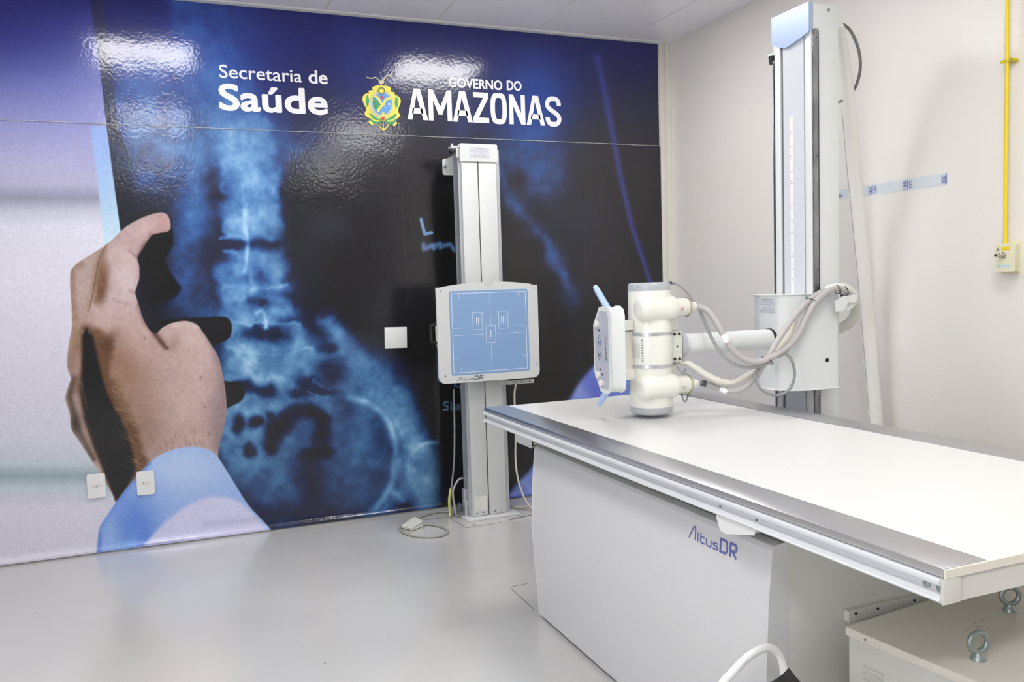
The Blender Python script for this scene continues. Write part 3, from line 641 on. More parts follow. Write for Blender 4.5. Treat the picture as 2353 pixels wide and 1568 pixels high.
# ------------------------------------------------------------ state crest on the mural
def crest():
    cr=link('crest',None,MU);cr.location=(0,0,0)
    cm={k:mat('crest_'+k,c,.4) for k,c in dict(yellow=(238,226,84),green=(64,160,104),blue=(96,158,222),red=(206,58,66),stone=(214,208,170),olive=(120,128,60),dark=(40,90,60),white=(238,238,230)).items()}
    lay=[0]
    def C(u,v): # crest drawing units from its enlarged picture
        p=at(800+u/9.225,150+v/9.225,1,YW);return (p[0],p[2])
    def pg(name,col,pts,sm=True,close=True):
        lay[0]+=1;P=[C(*p) for p in (ccurve(pts,4) if sm else pts)]
        bm=nb();f=plate2(bm,P,.0045+lay[0]*.00012);fin(bm,name,cm[col],cr,smooth=False)
    def plate2(bm,P,d):
        vs=[bm.verts.new(Vector((x,YW-d,z))) for x,z in P];es=[bm.edges.new((vs[i],vs[(i+1)%len(vs)])) for i in range(len(vs))]
        bmesh.ops.triangle_fill(bm,use_beauty=True,edges=es)
    def st(name,col,pts,w):
        lay[0]+=1;P=[C(*p) for p in curve(pts,4)];bm=nb();line(bm,(0,YW-.0045-lay[0]*.00012,0),(1,0,0),(0,0,1),P,w/9.225/1000*2.3,.0001);fin(bm,name,cm[col],cr,smooth=False)
    pg('frame','yellow',[(700,430),(600,430),(500,480),(520,530),(430,545),(440,600),(380,600),(320,650),(300,720),(330,830),(385,930),(350,1010),(360,1070),(430,1120),(520,1130),(640,1190),(740,1190),(860,1180),(960,1130),(1050,1130),(1095,1060),(1060,990),(1070,900),(1110,790),(1100,710),(1040,650),(990,640),(975,580),(905,560),(900,490),(830,450)])
    for a,b in (((405,760),(-1)),((1020,790),1)):
        x,y=a;pg('branch','green',[(x,y-130),(x+30,y-60),(x+35,y+30),(x,y+130),(x-30,y+60),(x-35,y-40)])
    pg('laurel','green',[(440,1010),(520,1060),(600,1120),(690,1150),(690,1210),(600,1250),(500,1220),(440,1160),(470,1120)])
    pg('laurel','green',[(1020,1020),(940,1070),(860,1120),(780,1160),(770,1220),(870,1260),(970,1220),(1030,1160),(1000,1120)])
    st('ribbon','yellow',[(430,1040),(500,1130),(570,1180),(650,1180)],34);st('ribbon','yellow',[(1050,1060),(980,1140),(900,1180),(830,1185)],34)
    st('ribbon','yellow',[(440,1190),(520,1265)],56);st('ribbon','yellow',[(1025,1215),(950,1285)],56)
    def ell(rx,ry,cx=695,cy=830): return [(cx+rx*math.cos(t),cy+ry*math.sin(t)) for t in np.linspace(0,2*PI,24,endpoint=False)]
    pg('rope','stone',ell(245,290));st('rope_line','olive',ell(238,282)+[ell(238,282)[0]],6);st('rope_line','white',ell(222,262)+[ell(222,262)[0]],10);st('rope_line','olive',ell(212,246)+[ell(212,246)[0]],5)
    pg('shield_field','blue',ell(205,235,715,820))
    pg('shield_field','green',[(520,690),(560,700),(610,760),(690,850),(650,900),(600,970),(555,910),(520,830)])
    st('river','yellow',[(560,650),(640,720),(700,820),(740,840),(780,750),(840,710),(900,710)],50);st('river','yellow',[(735,820),(700,870),(650,930),(625,990)],56)
    pg('cap','red',[(680,660),(710,645),(745,690),(750,715),(700,718),(680,690)]);pg('flower','white',[(840,820),(870,810),(890,830),(870,850),(850,850)])
    st('arrow','white',[(760,870),(795,915)],12);st('arrow','dark',[(530,820),(590,835),(650,825)],10)
    for x,y in ((560,785),(610,790),(570,885),(610,885)): pg('leaf','dark',[(x-12,y),(x,y-14),(x+12,y),(x,y+14)])
    pg('sun','olive',ell(75,75,700,545));pg('sun','yellow',ell(46,46,703,550))
    pg('eagle','stone',[(640,340),(720,330),(760,350),(735,400),(700,415),(655,395)]);st('eagle','stone',[(390,262),(480,285),(570,265),(625,310),(670,350)],22)
    st('eagle','stone',[(720,350),(760,290),(800,240),(930,205)],26);st('eagle','stone',[(690,400),(690,450)],20)
    pg('star','red',ell(38,38,730,1140));st('buckle','yellow',[(735,1010),(735,1100)],60)
    st('anchor','yellow',[(733,1180),(738,1350)],20);st('anchor','yellow',[(630,1260),(660,1310),(740,1375),(810,1320),(845,1260)],24)
    pg('anchor','yellow',[(700,1350),(740,1395),(785,1350),(740,1340)])
crest()
# ------------------------------------------------------------ fittings on the mural wall
OW=YW-.004
def outlet(cx,cz,label):
    t=thing('power_outlet',label,'outlet',(cx,OW,cz))
    bm=nb();prism(bm,[(cx+a,cz+b) for a,b in rrect(-.039,.039,-.059,.059,.007)],1,OW-.008,OW);fin(bm,'face_plate',white2,t,bev=.003,seg=2)
    bm=nb();h=[(cx-.022,cz-.0),(cx-.014,cz+.008),(cx+.014,cz+.008),(cx+.022,cz),(cx+.014,cz-.011),(cx-.014,cz-.011)]
    prism(bm,h,1,OW-.0095,OW-.007);fin(bm,'socket_insert',mat('socket_white',(214,214,212),.4),t,bev=.001,seg=1)
    for dx,dz in ((-.0105,.001),(0,-.003),(.0105,.001)):
        bm=nb();cyl(bm,(cx+dx,OW-.0085,cz+dz),(cx+dx,OW-.0099,cz+dz),.0024,10);fin(bm,'pin_hole',dark,t)
outlet(-.422,.352,'white wall socket left of the blue cuff, leftmost on the mural')
outlet(-.193,.34,'white wall socket on the blue printed cuff')
t=thing('blank_wall_plate','square white ribbed blank plate on the dark x-ray print left of the detector','plate',(1.16,OW,1.026))
bm=nb();V=box(bm,-.065,.065,-.008,0,-.060,.060)
bmesh.ops.rotate(bm,verts=bm.verts[:],cent=(0,0,0),matrix=Matrix.Rotation(math.radians(1.5),3,'Y'));bmesh.ops.translate(bm,verts=bm.verts[:],vec=(1.16,OW,1.026));fin(bm,'plate',white2,t,bev=.0015)
for k in range(5):
    bm=nb();z=1.026-.04+k*.02;box(bm,1.16-.06,1.16+.06,OW-.0088,OW-.008,z-.0006,z+.0006);fin(bm,'rib',white2,t,smooth=False)
# ------------------------------------------------------------ maker's wordmark drawn in strokes
def wordmark(O,U,V,h,w,m,parent,slant=.0,name='wordmark'):
    bm=nb();sx=w/5.5
    A=lambda pts:[(x*sx+slant*y*h,y*h) for x,y in pts]
    small=[[(0,0),(.5,.86),(.62,.95),(.74,.9),(.8,.0)],[(1.1,0),(1.1,.66)],[(1.42,.72),(1.42,.14),(1.5,.04),(1.92,.04)],[(1.42,.46),(1.92,.46)],
           [(2.12,.5),(2.12,.14),(2.2,.04),(2.66,.04),(2.66,.5)],[(3.42,.46),(3.0,.46),(2.92,.36),(3.0,.27),(3.36,.25),(3.44,.15),(3.36,.04),(2.88,.04)]]
    big=[[(4.46,.22),(4.46,.74),(4.32,.92),(3.74,.92),(3.74,.06),(4.32,.06)],[(4.82,.0),(4.82,.92),(5.32,.92),(5.46,.8),(5.46,.58),(5.32,.44),(5.0,.44),(5.5,.0)]]
    for p in small: line(bm,O,U,V,A(p),h*.1,.0004)
    for p in big[1:]: line(bm,O,U,V,A(p),h*.16,.0004)
    line(bm,O,U,V,A(big[0]),h*.16,.0004,closed=True)
    return fin(bm,name,m,parent,smooth=False)
def notice(O,U,V,w,h,parent,n=9):
    """printed warning label: paper with heading, lines of small print and three symbols"""
    bm=nb();plate(bm,O,U,V,[(0,0),(w,0),(w,h),(0,h)],.0004);lab=fin(bm,'warning_label',labelm,parent,smooth=False)
    bm=nb();O2=Vector(O)+Vector(U).cross(Vector(V)).normalized()*.00045
    rr=np.random.default_rng(2);y=h*.93
    for k in range(n):
        if k==0: line(bm,O2,U,V,[(w*.2,y),(w*.8,y)],h*.035,.0002);y-=h*.1;continue
        if k==5:
            y-=h*.12
            line(bm,O2,U,V,[(w*.3,y-h*.04),(w*.35,y+h*.06),(w*.40,y-h*.04)],h*.02,.0002,True);line(bm,O2,U,V,disc2(w*.52,y,h*.04,8),h*.018,.0002,True);line(bm,O2,U,V,[(w*.68,y+h*.06),(w*.73,y),(w*.68,y-h*.05)],h*.02,.0002);line(bm,O2,U,V,[(w*.64,y),(w*.73,y)],h*.02,.0002)
            y-=h*.13;continue
        x=w*.04
        while x<w*.94:
            l=w*rr.uniform(.05,.16);l=min(l,w*.96-x);line(bm,O2,U,V,[(x,y),(x+l,y)],h*.022,.0002);x+=l+w*.02
        y-=h*.085
    fin(bm,'small_print',mat('grey_print',(120,122,130),.5),lab,smooth=False)
# ============================================================ detector stand at the mural
DS=thing('detector_stand','white floor-standing column carrying the square blue-faced detector in front of the mural','x-ray stand',(1.59,4.4,0))
bm=nb();box(bm,1.437,1.752,4.325,4.50,0,.012);fin(bm,'base_plate',whited,DS,bev=.003)
bm=nb()
box(bm,1.472,1.716,4.392,4.404,.012,2.06);box(bm,1.472,1.490,4.40,4.475,.012,2.06);box(bm,1.698,1.716,4.40,4.475,.012,2.06);box(bm,1.472,1.716,4.468,4.475,.012,2.06)
fin(bm,'column_frame',alu,DS,bev=.0015,seg=1)
for a,b in ((1.487,1.5805),(1.5865,1.689)):
    bm=nb();box(bm,a,b,4.374,4.394,.014,2.0);fin(bm,'front_cover',whited,DS,bev=.003)
bm=nb();box(bm,1.5805,1.5865,4.387,4.392,.014,2.0);fin(bm,'belt_slot',dark,DS,smooth=False)
bm=nb();prism(bm,rrect(1.481,1.694,1.992,2.082,.006),1,4.366,4.40);tc=fin(bm,'top_cap',whited,DS,bev=.003)
notice((1.532,4.3658,2.008),(1,0,0),(0,0,1),.12,.056,tc)
bm=nb();box(bm,1.462,1.487,4.384,4.40,2.01,2.066);box(bm,1.436,1.487,4.384,4.44,2.060,2.074);fin(bm,'pulley_bracket',whited,DS,bev=.002)
bm=nb();lathe(bm,(1.447,4.384,2.046),(0,1,0),[(0,.012),(.002,.016),(.03,.016),(.032,.012)],20);fin(bm,'pulley',dark,DS)
bm=nb();lathe(bm,(1.449,4.41,2.074),(0,0,1),[(0,.007),(.012,.006),(.016,.002)],12);fin(bm,'bolt_cap',whited,DS)
bm=nb();prism(bm,rrect(1.452,1.56,1.945,2.035,.012),1,4.60,4.604);box(bm,1.472,1.476,4.475,4.602,1.955,2.035);box(bm,1.700,1.704,4.475,4.685,1.955,2.035);box(bm,1.472,1.704,4.475,4.479,1.955,2.035);box(bm,1.49,1.70,4.60,4.685,1.955,1.959);fin(bm,'wall_bracket',whited,DS,bev=.001,seg=1)
bm=nb();lathe(bm,(1.464,4.60,1.99),(0,-1,0),[(0,.009),(.003,.009),(.004,.005),(.009,.005)],12);fin(bm,'bracket_bolt',zinc,DS)
bm=nb();plate(bm,(1.499,4.3739,.045),(1,0,0),(0,0,1),[(0,0),(.07,0),(.07,.08),(0,.08)],.0004);pl=fin(bm,'rating_label',mat('rating_paper',(222,222,212),.5),DS,smooth=False)
bm=nb()
for k in range(8): line(bm,(1.499,4.3734,.045),(1,0,0),(0,0,1),[(.004,.072-.009*k),(.066-.012*(k%3),.072-.009*k)],.0011,.0002)
fin(bm,'small_print',mat('faint_print',(176,176,172),.5),pl,smooth=False)
for x,z in ((1.513,.028),(1.655,.03),(1.548,.03),(1.618,.03)):
    bm=nb();lathe(bm,(x,4.3745,z),(0,-1,0),[(0,.0035),(.0012,.0035)],10);fin(bm,'cover_screw',dark,DS)
for x in (1.479,1.709):
    for z in (2.0,2.03): 
        bm=nb();lathe(bm,(x,4.3925,z),(0,-1,0),[(0,.004),(.0015,.003)],8);fin(bm,'frame_screw',zinc,DS)
# power parts at the foot, left
bm=nb();box(bm,1.452,1.471,4.41,4.46,.012,.10);box(bm,1.455,1.471,4.43,4.47,.10,.16);fin(bm,'foot_bracket',alu,DS,bev=.002)
bm=nb();lathe(bm,(1.43,4.44,.035),(0,0,1),[(0,.016),(.03,.016),(.04,.012),(.05,.004)],14);fin(bm,'cable_gland',darkg,DS)
# detector housing
dy=4.20
bm=nb();box(bm,1.505,1.675,4.255,4.39,.86,1.22);fin(bm,'carriage',whited,DS,bev=.004)
bm=nb();box(bm,1.274,1.836,4.212,4.262,.802,1.296);hs=fin(bm,'detector_case',darkg,DS,bev=.003)
bm=nb();box(bm,1.2705,1.275,4.205,4.258,.812,1.292);box(bm,1.268,1.28,4.205,4.218,1.268,1.30);box(bm,1.268,1.28,4.205,4.218,.806,.84);fin(bm,'case_edge_trim',chrome,hs,bev=.001,seg=1)
# front plate with arched top edge and round notch
cx=1.562;pts=[]
for t in np.linspace(0,PI/2,6): pts.append((1.842-.035+.035*math.sin(t),.797+.035-.035*math.cos(t)))
for x in np.linspace(1.842,cx+.036,12): pts.append((x,1.303+.024*(1-((x-cx)/.28)**2)**1.0 if x<1.80 else 1.303))
for a in np.linspace(0,PI,11)[0:]: pts.append((cx+.034*math.cos(a),1.325-.026*math.sin(a)))
for x in np.linspace(cx-.036,1.266,12): pts.append((x,1.303+.024*(1-((x-cx)/.28)**2) if x>1.30 else 1.303))
for t in np.linspace(0,PI/2,6): pts.append((1.266+.035-.035*math.cos(t),.797+.035-.035*math.sin(t)))
bm=nb();prism(bm,pts,1,dy,dy+.012);fp=fin(bm,'front_plate',whited,DS,bev=.002)
bm=nb();prism(bm,[(a,b) for a,b in rrect(1.334,1.784,.836,1.284,.012)],1,dy-.0006,dy+.001);bf=fin(bm,'detector_face',pblue,DS,smooth=False)
fO=(1.334,dy-.0007,.836);X3=(1,0,0);Z3=(0,0,1);W=.45;Hh=.448
bm=nb()
line(bm,fO,X3,Z3,[(.014,.014),(W-.014,.014),(W-.014,Hh-.014),(.014,Hh-.014)],.0022,.0003,True)
c0,c1=.229,.212
for p in ([(c0,Hh-.018),(c0,.262)],[(c0,.15),(c0,.02)],[(.02,c1),(.19,c1)],[(.268,c1),(W-.02,c1)],[(.056,Hh-.014),(.056,Hh-.04)],[(W-.056,Hh-.014),(W-.056,Hh-.04)],[(.056,.014),(.056,.04)],[(W-.056,.014),(W-.056,.04)],[(.014,.085),(.04,.085)],[(W-.014,.085),(W-.04,.085)]):
    line(bm,fO,X3,Z3,p,.0014,.0003)
for p in ([(.02,.25),(.13,.25)],[(.335,.25),(W-.02,.25)]): line(bm,fO,X3,Z3,p,.0008,.0003)
for (x,z,n) in ((.155,.285,2),(.303,.285,3),(c0,c1,1)):
    line(bm,fO,X3,Z3,[(x-.027,z-.046),(x+.027,z-.046),(x+.027,z+.046),(x-.027,z+.046)],.0015,.0003,True)
    for k in range(n): line(bm,fO,X3,Z3,[(x+(k-(n-1)/2)*.011,z-.02),(x+(k-(n-1)/2)*.011,z+.02)],.0032,.0003)
fin(bm,'alignment_marks',print_w,bf,smooth=False)
wordmark((1.362,dy-.0003,.806),X3,Z3,.023,.145,print_k,fp,.25)
for x,z in ((1.29,1.284),(1.822,1.284),(1.30,.838),(1.826,.865)):
    bm=nb();lathe(bm,(x,dy,z),(0,-1,0),[(0,.0036),(.0012,.0034)],10);fin(bm,'plate_screw',darkg,fp)
bm=nb();tube(bm,[(1.272,4.235,1.112),(1.243,4.235,1.106),(1.240,4.235,1.095),(1.240,4.235,1.03),(1.243,4.235,1.02),(1.272,4.235,1.012)],.0075,10,3);fin(bm,'side_handle',dark,hs)
bm=nb();box(bm,1.69,1.85,4.30,4.315,.752,.775);lb=fin(bm,'lower_bracket',whited,DS,bev=.002)
for x in (1.735,1.775,1.825):
    bm=nb();lathe(bm,(x,4.3,.763),(0,-1,0),[(0,.006),(.003,.006),(.004,.003)],10);fin(bm,'bracket_bolt',zinc,lb)
bm=nb();box(bm,1.66,1.70,4.315,4.38,.752,.80);fin(bm,'bracket_arm',whited,DS,bev=.002)
# cables of the stand
bm=nb();tube(bm,[(1.455,4.55,.72),(1.452,4.55,.5),(1.44,4.545,.3),(1.415,4.53,.16),(1.40,4.51,.08),(1.40,4.48,.012)],.0055,10);tag(fin(bm,'power_cable',hose2),'thin grey cable hanging down the left side of the detector stand','cable')
bm=nb();tube(bm,[(1.40,4.50,.158),(1.385,4.49,.09),(1.382,4.47,.006)],.0066,8);tag(fin(bm,'earth_wire',cable_y),'short yellow-green wire at the left foot of the detector stand','wire')
bm=nb();tube(bm,[(1.475,4.50,.21),(1.445,4.50,.20),(1.41,4.49,.14),(1.415,4.48,.05),(1.42,4.475,.006)],.006,10);tag(fin(bm,'looped_cable',hose),'grey cable curling into the left foot of the detector stand','cable')
bm=nb();tube(bm,[(1.742,4.305,.755),(1.745,4.34,.68),(1.755,4.36,.5),(1.752,4.37,.3),(1.775,4.37,.15),(1.83,4.36,.03),(1.90,4.35,.006),(2.0,4.33,.006)],.0055,10);tag(fin(bm,'cream_cable',cable_c),'thin cream cable dropping from the detector to the floor on its right','cable')
bm=nb();tube(bm,[(1.72,4.49,.02),(1.80,4.44,.008),(1.85,4.38,.007),(1.83,4.31,.007),(1.76,4.285,.007),(1.70,4.275,.007),(1.655,4.255,.007)],.006,10);tag(fin(bm,'floor_cable',hose),'grey cable lying round the right foot of the detector stand','cable')
bm=nb();tube(bm,[(1.72,4.51,.012),(1.82,4.47,.007),(1.92,4.43,.007),(2.05,4.40,.007)],.005,8);tag(fin(bm,'floor_wire',cable_c),'pale wire on the floor running from the detector stand behind the table','wire')
# foot switch with its coiled lead
FS=thing('foot_switch','small grey-white foot pedal lying on the floor in front of the mural','foot pedal',(1.10,4.28,0),math.radians(12))
def PZ(px,py,z=0.): return at(px,py,2,z)
b0=[PZ(922,1221),PZ(946,1228),PZ(973,1217),PZ(953,1208)]
def slab(bm,q,z0,z1):
    A=[bm.verts.new((p[0],p[1],z0)) for p in q];B=[bm.verts.new((p[0],p[1],z1 if not hasattr(z1,'__len__') else z1[i])) for i,p in enumerate(q)]
    bm.faces.new(A);bm.faces.new(B[::-1])
    for i in range(len(q)): bm.faces.new((A[i],A[(i+1)%4],B[(i+1)%4],B[i]))
slabm=mat('pedal_grey',(206,206,196),.5)
bm=nb();slab(bm,b0,0.,.014);fin(bm,'pedal_base',slabm,FS,bev=.002)
c=sum(np.array(p) for p in b0)/4;q=[c+(np.array(p)-c)*.96 for p in b0]
bm=nb()
A=[bm.verts.new((p[0],p[1],z)) for p,z in zip(q,(.020,.020,.018,.018))];B=[bm.verts.new((p[0],p[1],z)) for p,z in zip(q,(.030,.030,.046,.048))]
bm.faces.new(A);bm.faces.new(B[::-1])
for i in range(4): bm.faces.new((A[i],A[(i+1)%4],B[(i+1)%4],B[i]))
fin(bm,'pedal_plate',slabm,FS,bev=.003)
bm=nb();q2=[c+(np.array(p)-c)*.9 for p in b0];slab(bm,q2,.012,.022);fin(bm,'pedal_hinge',darkg,FS,smooth=False)
E=[(966,1210),(985,1209),(1010,1213),(1027,1221),(1027,1229),(1010,1236),(980,1238),(950,1235),(928,1228),(919,1219),(925,1209),(945,1200),(970,1190),(1000,1181),(1025,1179),(1045,1184),(1056,1190)]
bm=nb();tube(bm,[tuple(PZ(x,y)[:2])+(.0075,) for x,y in E],.0062,10,6);fin(bm,'lead',mat('lead_grey',(158,156,152),.45),FS)
# ============================================================ floor details
def fl(bm,pts,w=.004):
    line(bm,(0,0,.0004),(1,0,0),(0,1,0),[tuple(PZ(*p)[:2]) for p in pts],w,.0004)
jm=mat('floor_joint_dirt',(112,108,104),.7)
for pts in ([(1173,1352),(1228,1402)],[(1176,1349),(1212,1342)],[(1038,1195),(1072,1214),(1152,1201)],[(1088,1212),(1088,1205),(1096,1207)],[(972,1196),(1030,1190),(1052,1189)]):
    bm=nb();fl(bm,pts,.0035);fin(bm,'floor_joint',jm,FLOOR,smooth=False)
# ============================================================ ceiling-high tube column by the right wall
TS=thing('xray_tube_stand','tall white tube column with carriage, horizontal arm and ivory x-ray tube head over the table','x-ray machine',(2.47,2.8,0))
x0,x1,y0,y1,ht=2.40,2.54,2.694,2.913,2.387
bm=nb();box(bm,x0+.012,x1,y0,y1,0,ht);fin(bm,'column_body',white,TS,bev=.003)
bm=nb();box(bm,x0,x0+.012,y0,2.731,.0,ht-.1);fin(bm,'column_rib',white,TS,bev=.002)
bm=nb();box(bm,x0,x0+.012,2.879,y1,.0,ht-.1);fin(bm,'column_rib',white,TS,bev=.002)
bm=nb();box(bm,x0+.001,x0+.012,2.739,2.862,.0,ht-.1);cp=fin(bm,'front_panel',lgrey,TS,bev=.001,seg=1)
for a,b in ((2.731,2.739),(2.862,2.879)):
    bm=nb();box(bm,x0+.009,x0+.013,a,b,0,ht-.1);fin(bm,'guide_groove',mat('groove_grey',(112,118,120),.5),TS,smooth=False)
# steel guide rails on both sides, worn shiny
bm=nb();prism(bm,rrect(2.405,2.429,.05,2.287,.006),1,2.684,2.695);rl=fin(bm,'guide_rail',railm,TS,bev=.002)
bm=nb();box(bm,2.4265,2.4295,2.6835,2.695,.05,2.28);fin(bm,'rail_dark_strip',dark,rl,smooth=False)  # solid dark strip along the rail's edge
for z in (2.255,1.79,1.33,.8):
    bm=nb();lathe(bm,(2.4195,2.6842,z),(0,-1,0),[(0,.003),(.0006,.003)],8);fin(bm,'rail_screw',dark,rl)
bm=nb();prism(bm,rrect(2.401,2.425,.05,2.22,.006),1,2.912,2.924);fin(bm,'guide_rail',railm,TS,bev=.002)
# blue cap with curved lower edge
ca=[(2.913,2.284)]+[(2.913-(2.913-2.694)*t,2.284-.034*math.sin(min(1,t*2.2)*PI/2)+.052*max(0,t-.35)**1.3) for t in np.linspace(.08,1,10)]
ca+=[(2.694,2.392),(2.913,2.392)]
bm=nb();prism(bm,ca,0,x0-.012,x0+.004);fin(bm,'top_cap',mblue,TS,bev=.002)
bm=nb();box(bm,x0+.004,x1,y0+.002,y1-.002,ht,ht+.006);fin(bm,'top_cover',white,TS,bev=.001,seg=1)
bm=nb();lathe(bm,(2.49,y0,2.37),(0,-1,0),[(0,.007),(.002,.007),(.0022,.004)],12);fin(bm,'cover_screw',zinc,TS)
bm=nb();box(bm,2.405,2.42,2.913,2.93,2.255,2.30);box(bm,2.40,2.425,2.913,2.957,2.245,2.255);sb=fin(bm,'stop_bracket',white,TS,bev=.002)
bm=nb();lathe(bm,(2.412,2.945,2.247),(0,0,-1),[(0,.013),(.006,.013),(.034,.009)],14);fin(bm,'rubber_stop',dark,sb)
# height scale
bm=nb();box(bm,x0-.0002,x0+.0015,2.803,2.819,1.2,1.968);sc=fin(bm,'height_scale',print_w,cp,smooth=False)
bm=nb()
for k in range(13):
    z=1.895-k*.0506;line(bm,(x0-.0004,2.819,z),(0,-1,0),(0,0,1),[(.001,0),(.0155,0)],.0016,.0002)
    if k%2==0:
        for j in range(3): line(bm,(x0-.0004,2.8145-j*.003,z+.007),(0,-1,0),(0,0,1),[(0,0),(0,.006)],.0012,.0002)
fin(bm,'scale_ticks',mat('tick_grey',(96,98,102),.5),sc,smooth=False,kind='stuff')
# carriage
cz0,cz1=.858,1.236
pl=[(2.20,2.665),(2.20,2.775),(2.215,2.80),(2.30,2.935),(2.46,2.955),(2.46,2.925),(2.396,2.918),(2.396,2.672),(2.44,2.672),(2.452,2.605),(2.29,2.603),(2.235,2.625)]
bm=nb();prism(bm,pl,2,cz0,cz1);CA=fin(bm,'carriage',white,TS,bev=.006,seg=3)
notice((2.1994,2.777,1.165),(0,-1,0),(0,0,1),.098,.058,CA)
bm=nb();lathe(bm,(2.392,2.6035,.972),(0,-1,0),[(0,.0085),(.0012,.0085),(.002,.006)],16);fin(bm,'hole_plug',dark,CA)
for p,ax,v in (((1804,884),0,2.235),):
    q=at(*p,0,2.2);bm=nb();plate(bm,(2.2355,2.628,.872),Vector((.055,-.022,0)).normalized(),(0,0,1),[(0,0),(.006,.009),(-.006,.009)],.0012);fin(bm,'arrow_mark',dark,CA,smooth=False)
# cable holder on the carriage
bm=nb();prism(bm,[(2.455,1.175),(2.455,1.222),(2.535,1.228),(2.53,1.19),(2.51,1.175),(2.48,1.165)],1,2.592,2.596)
prism(bm,[(2.41,1.165),(2.41,1.205),(2.452,1.225),(2.47,1.225),(2.468,1.19),(2.45,1.165)],1,2.575,2.579);box(bm,2.43,2.53,2.579,2.62,1.196,1.200);fin(bm,'cable_holder',white,TS,bev=.001,seg=1)
# arm
ay,az=2.70,1.063
bm=nb();lathe(bm,(1.772,ay,az),(1,0,0),[(0,.039),(.43,.039)],40);AR=fin(bm,'arm',white,TS,ang=50)
bm=nb();lathe(bm,(2.182,ay,az),(1,0,0),[(0,.0415),(.012,.0415)],40);fin(bm,'arm_seal',dark,AR,ang=50)
bm=nb();lathe(bm,(1.752,ay,az),(1,0,0),[(0,.050),(.003,.057),(.018,.057),(.021,.05)],40);fin(bm,'arm_flange',greyp,AR,ang=50)
bm=nb();lathe(bm,(1.90,ay-.005,az+.038),(0,0,1),[(0,.004),(.006,.003)],8);fin(bm,'grub_screw',zinc,AR)
# tube head
tx,ty,tr=1.639,2.70,.0795
z_=lambda v:1.3007-(v-650)*.001632
bm=nb();lathe(bm,(tx,ty,0),(0,0,1),[(z_(932),tr-.001),(z_(932)+.004,tr),(z_(845),tr),(z_(841),tr+.002),(z_(761)+.0,tr+.002),(z_(757),tr),(z_(668),tr),(z_(668)+.003,tr-.001)],64);TH=fin(bm,'tube_housing',cream,TS,ang=40)
bm=nb();lathe(bm,(tx,ty,0),(0,0,1),[(.812,tr-.012),(.816,tr-.003),(.822,tr),(z_(932),tr)],64);fin(bm,'end_cap',greyp,TH,ang=40)
bm=nb();lathe(bm,(tx,ty,0),(0,0,1),[(z_(668),tr),(1.292,tr),(1.299,tr-.004),(1.302,tr-.014)],64);ec=fin(bm,'end_cap',greyp,TH,ang=40)
for v in (765,838):
    bm=nb();lathe(bm,(tx,ty,0),(0,0,1),[(z_(v)-.0065,tr+.0015),(z_(v)-.006,tr+.0035),(z_(v)+.006,tr+.0035),(z_(v)+.0065,tr+.0015)],64);fin(bm,'clamp_band',alu,TH,ang=40)
def horn(z,sign):
    y=2.648
    bm=nb();lathe(bm,(1.556,y,z),(1,0,0),[(0,.002),(0.0,.026),(.005,.036),(.014,.0445),(.026,.0485),(.13,.0485),(.145,.046),(.158,.038),(.166,.034),(.205,.034),(.208,.032)],48,cap=True);h=fin(bm,'cable_horn',cream,TH,ang=50)
    bm=nb();lathe(bm,(1.764,y,z),(1,0,0),[(0,.035),(.002,.0375),(.005,.0375),(.007,.035)],40);fin(bm,'horn_ring',mat('brass_plate',(196,190,168),.3,metal=.7),h,ang=50)
    bm=nb();lathe(bm,(1.771,y,z),(1,0,0),[(0,.033),(.004,.030),(.008,.019),(.03,.018),(.037,.013)],32);fin(bm,'cable_nut',cream,h,ang=50)
    bm=nb();P=Vector((1.728,y-.034,z-.006));line(bm,P,X3,Z3,disc2(0,0,.0055,14),.0008,.0006,True);fin(bm,'polarity_ring',mat('mark_grey',(150,150,150),.5),h,smooth=False)
    bm=nb();line(bm,P,X3,Z3,[(-.0035,0),(.0035,0)] if sign>0 else [(0,-.004),(0,.004)],.0016,.0008)
    if sign>0: line(bm,P,X3,Z3,[(0,-.0035),(0,.0035)],.0016,.0008)
    fin(bm,'polarity_mark',mat('mark_red',(200,60,70),.5) if sign>0 else darkg,h,smooth=False)
horn(1.207,1);horn(.917,-1)
# rating label round the housing
bm=nb()
def onT(a,z,r): return Vector((tx+r*math.sin(a),ty-r*math.cos(a),z))
def tpatch(bm,a0,a1,za,zb,r,n=8):
    for k in range(n):
        A=a0+(a1-a0)*k/n;B_=a0+(a1-a0)*(k+1)/n
        bm.faces.new([bm.verts.new(onT(A,za,r)),bm.verts.new(onT(B_,za,r)),bm.verts.new(onT(B_,zb,r)),bm.verts.new(onT(A,zb,r))])
d2=math.radians(-33)
tpatch(bm,d2-.95,d2-.42,1.008,1.10,tr+.0024);rt=fin(bm,'rating_label',mat('rating_white',(226,226,222),.5),TH,ang=60)
bm=nb()
for k in range(9):
    a=d2-.92+k*.055
    tpatch(bm,a,a+.016,1.012+(.012 if k%3 else 0),1.096-(k%4)*.006,tr+.0028,1)
fin(bm,'small_print',mat('rating_print',(150,152,156),.5),rt,smooth=False)
bm=nb()
for k in range(9):
    z=1.014+k*.0095;tpatch(bm,d2-.36,d2-.29,z,z+.004,tr+.0026,1)
fin(bm,'symbol_column',mat('symbol_grey',(110,112,116),.5),TH,smooth=False)
bm=nb()
tpatch(bm,d2-.55,d2-.50,1.283,1.291,tr+.0007,1);tpatch(bm,d2-.8,d2-.77,1.280,1.286,tr+.0007,1);fin(bm,'cap_mark',mat('cap_ink',(120,140,160),.5),ec,smooth=False)
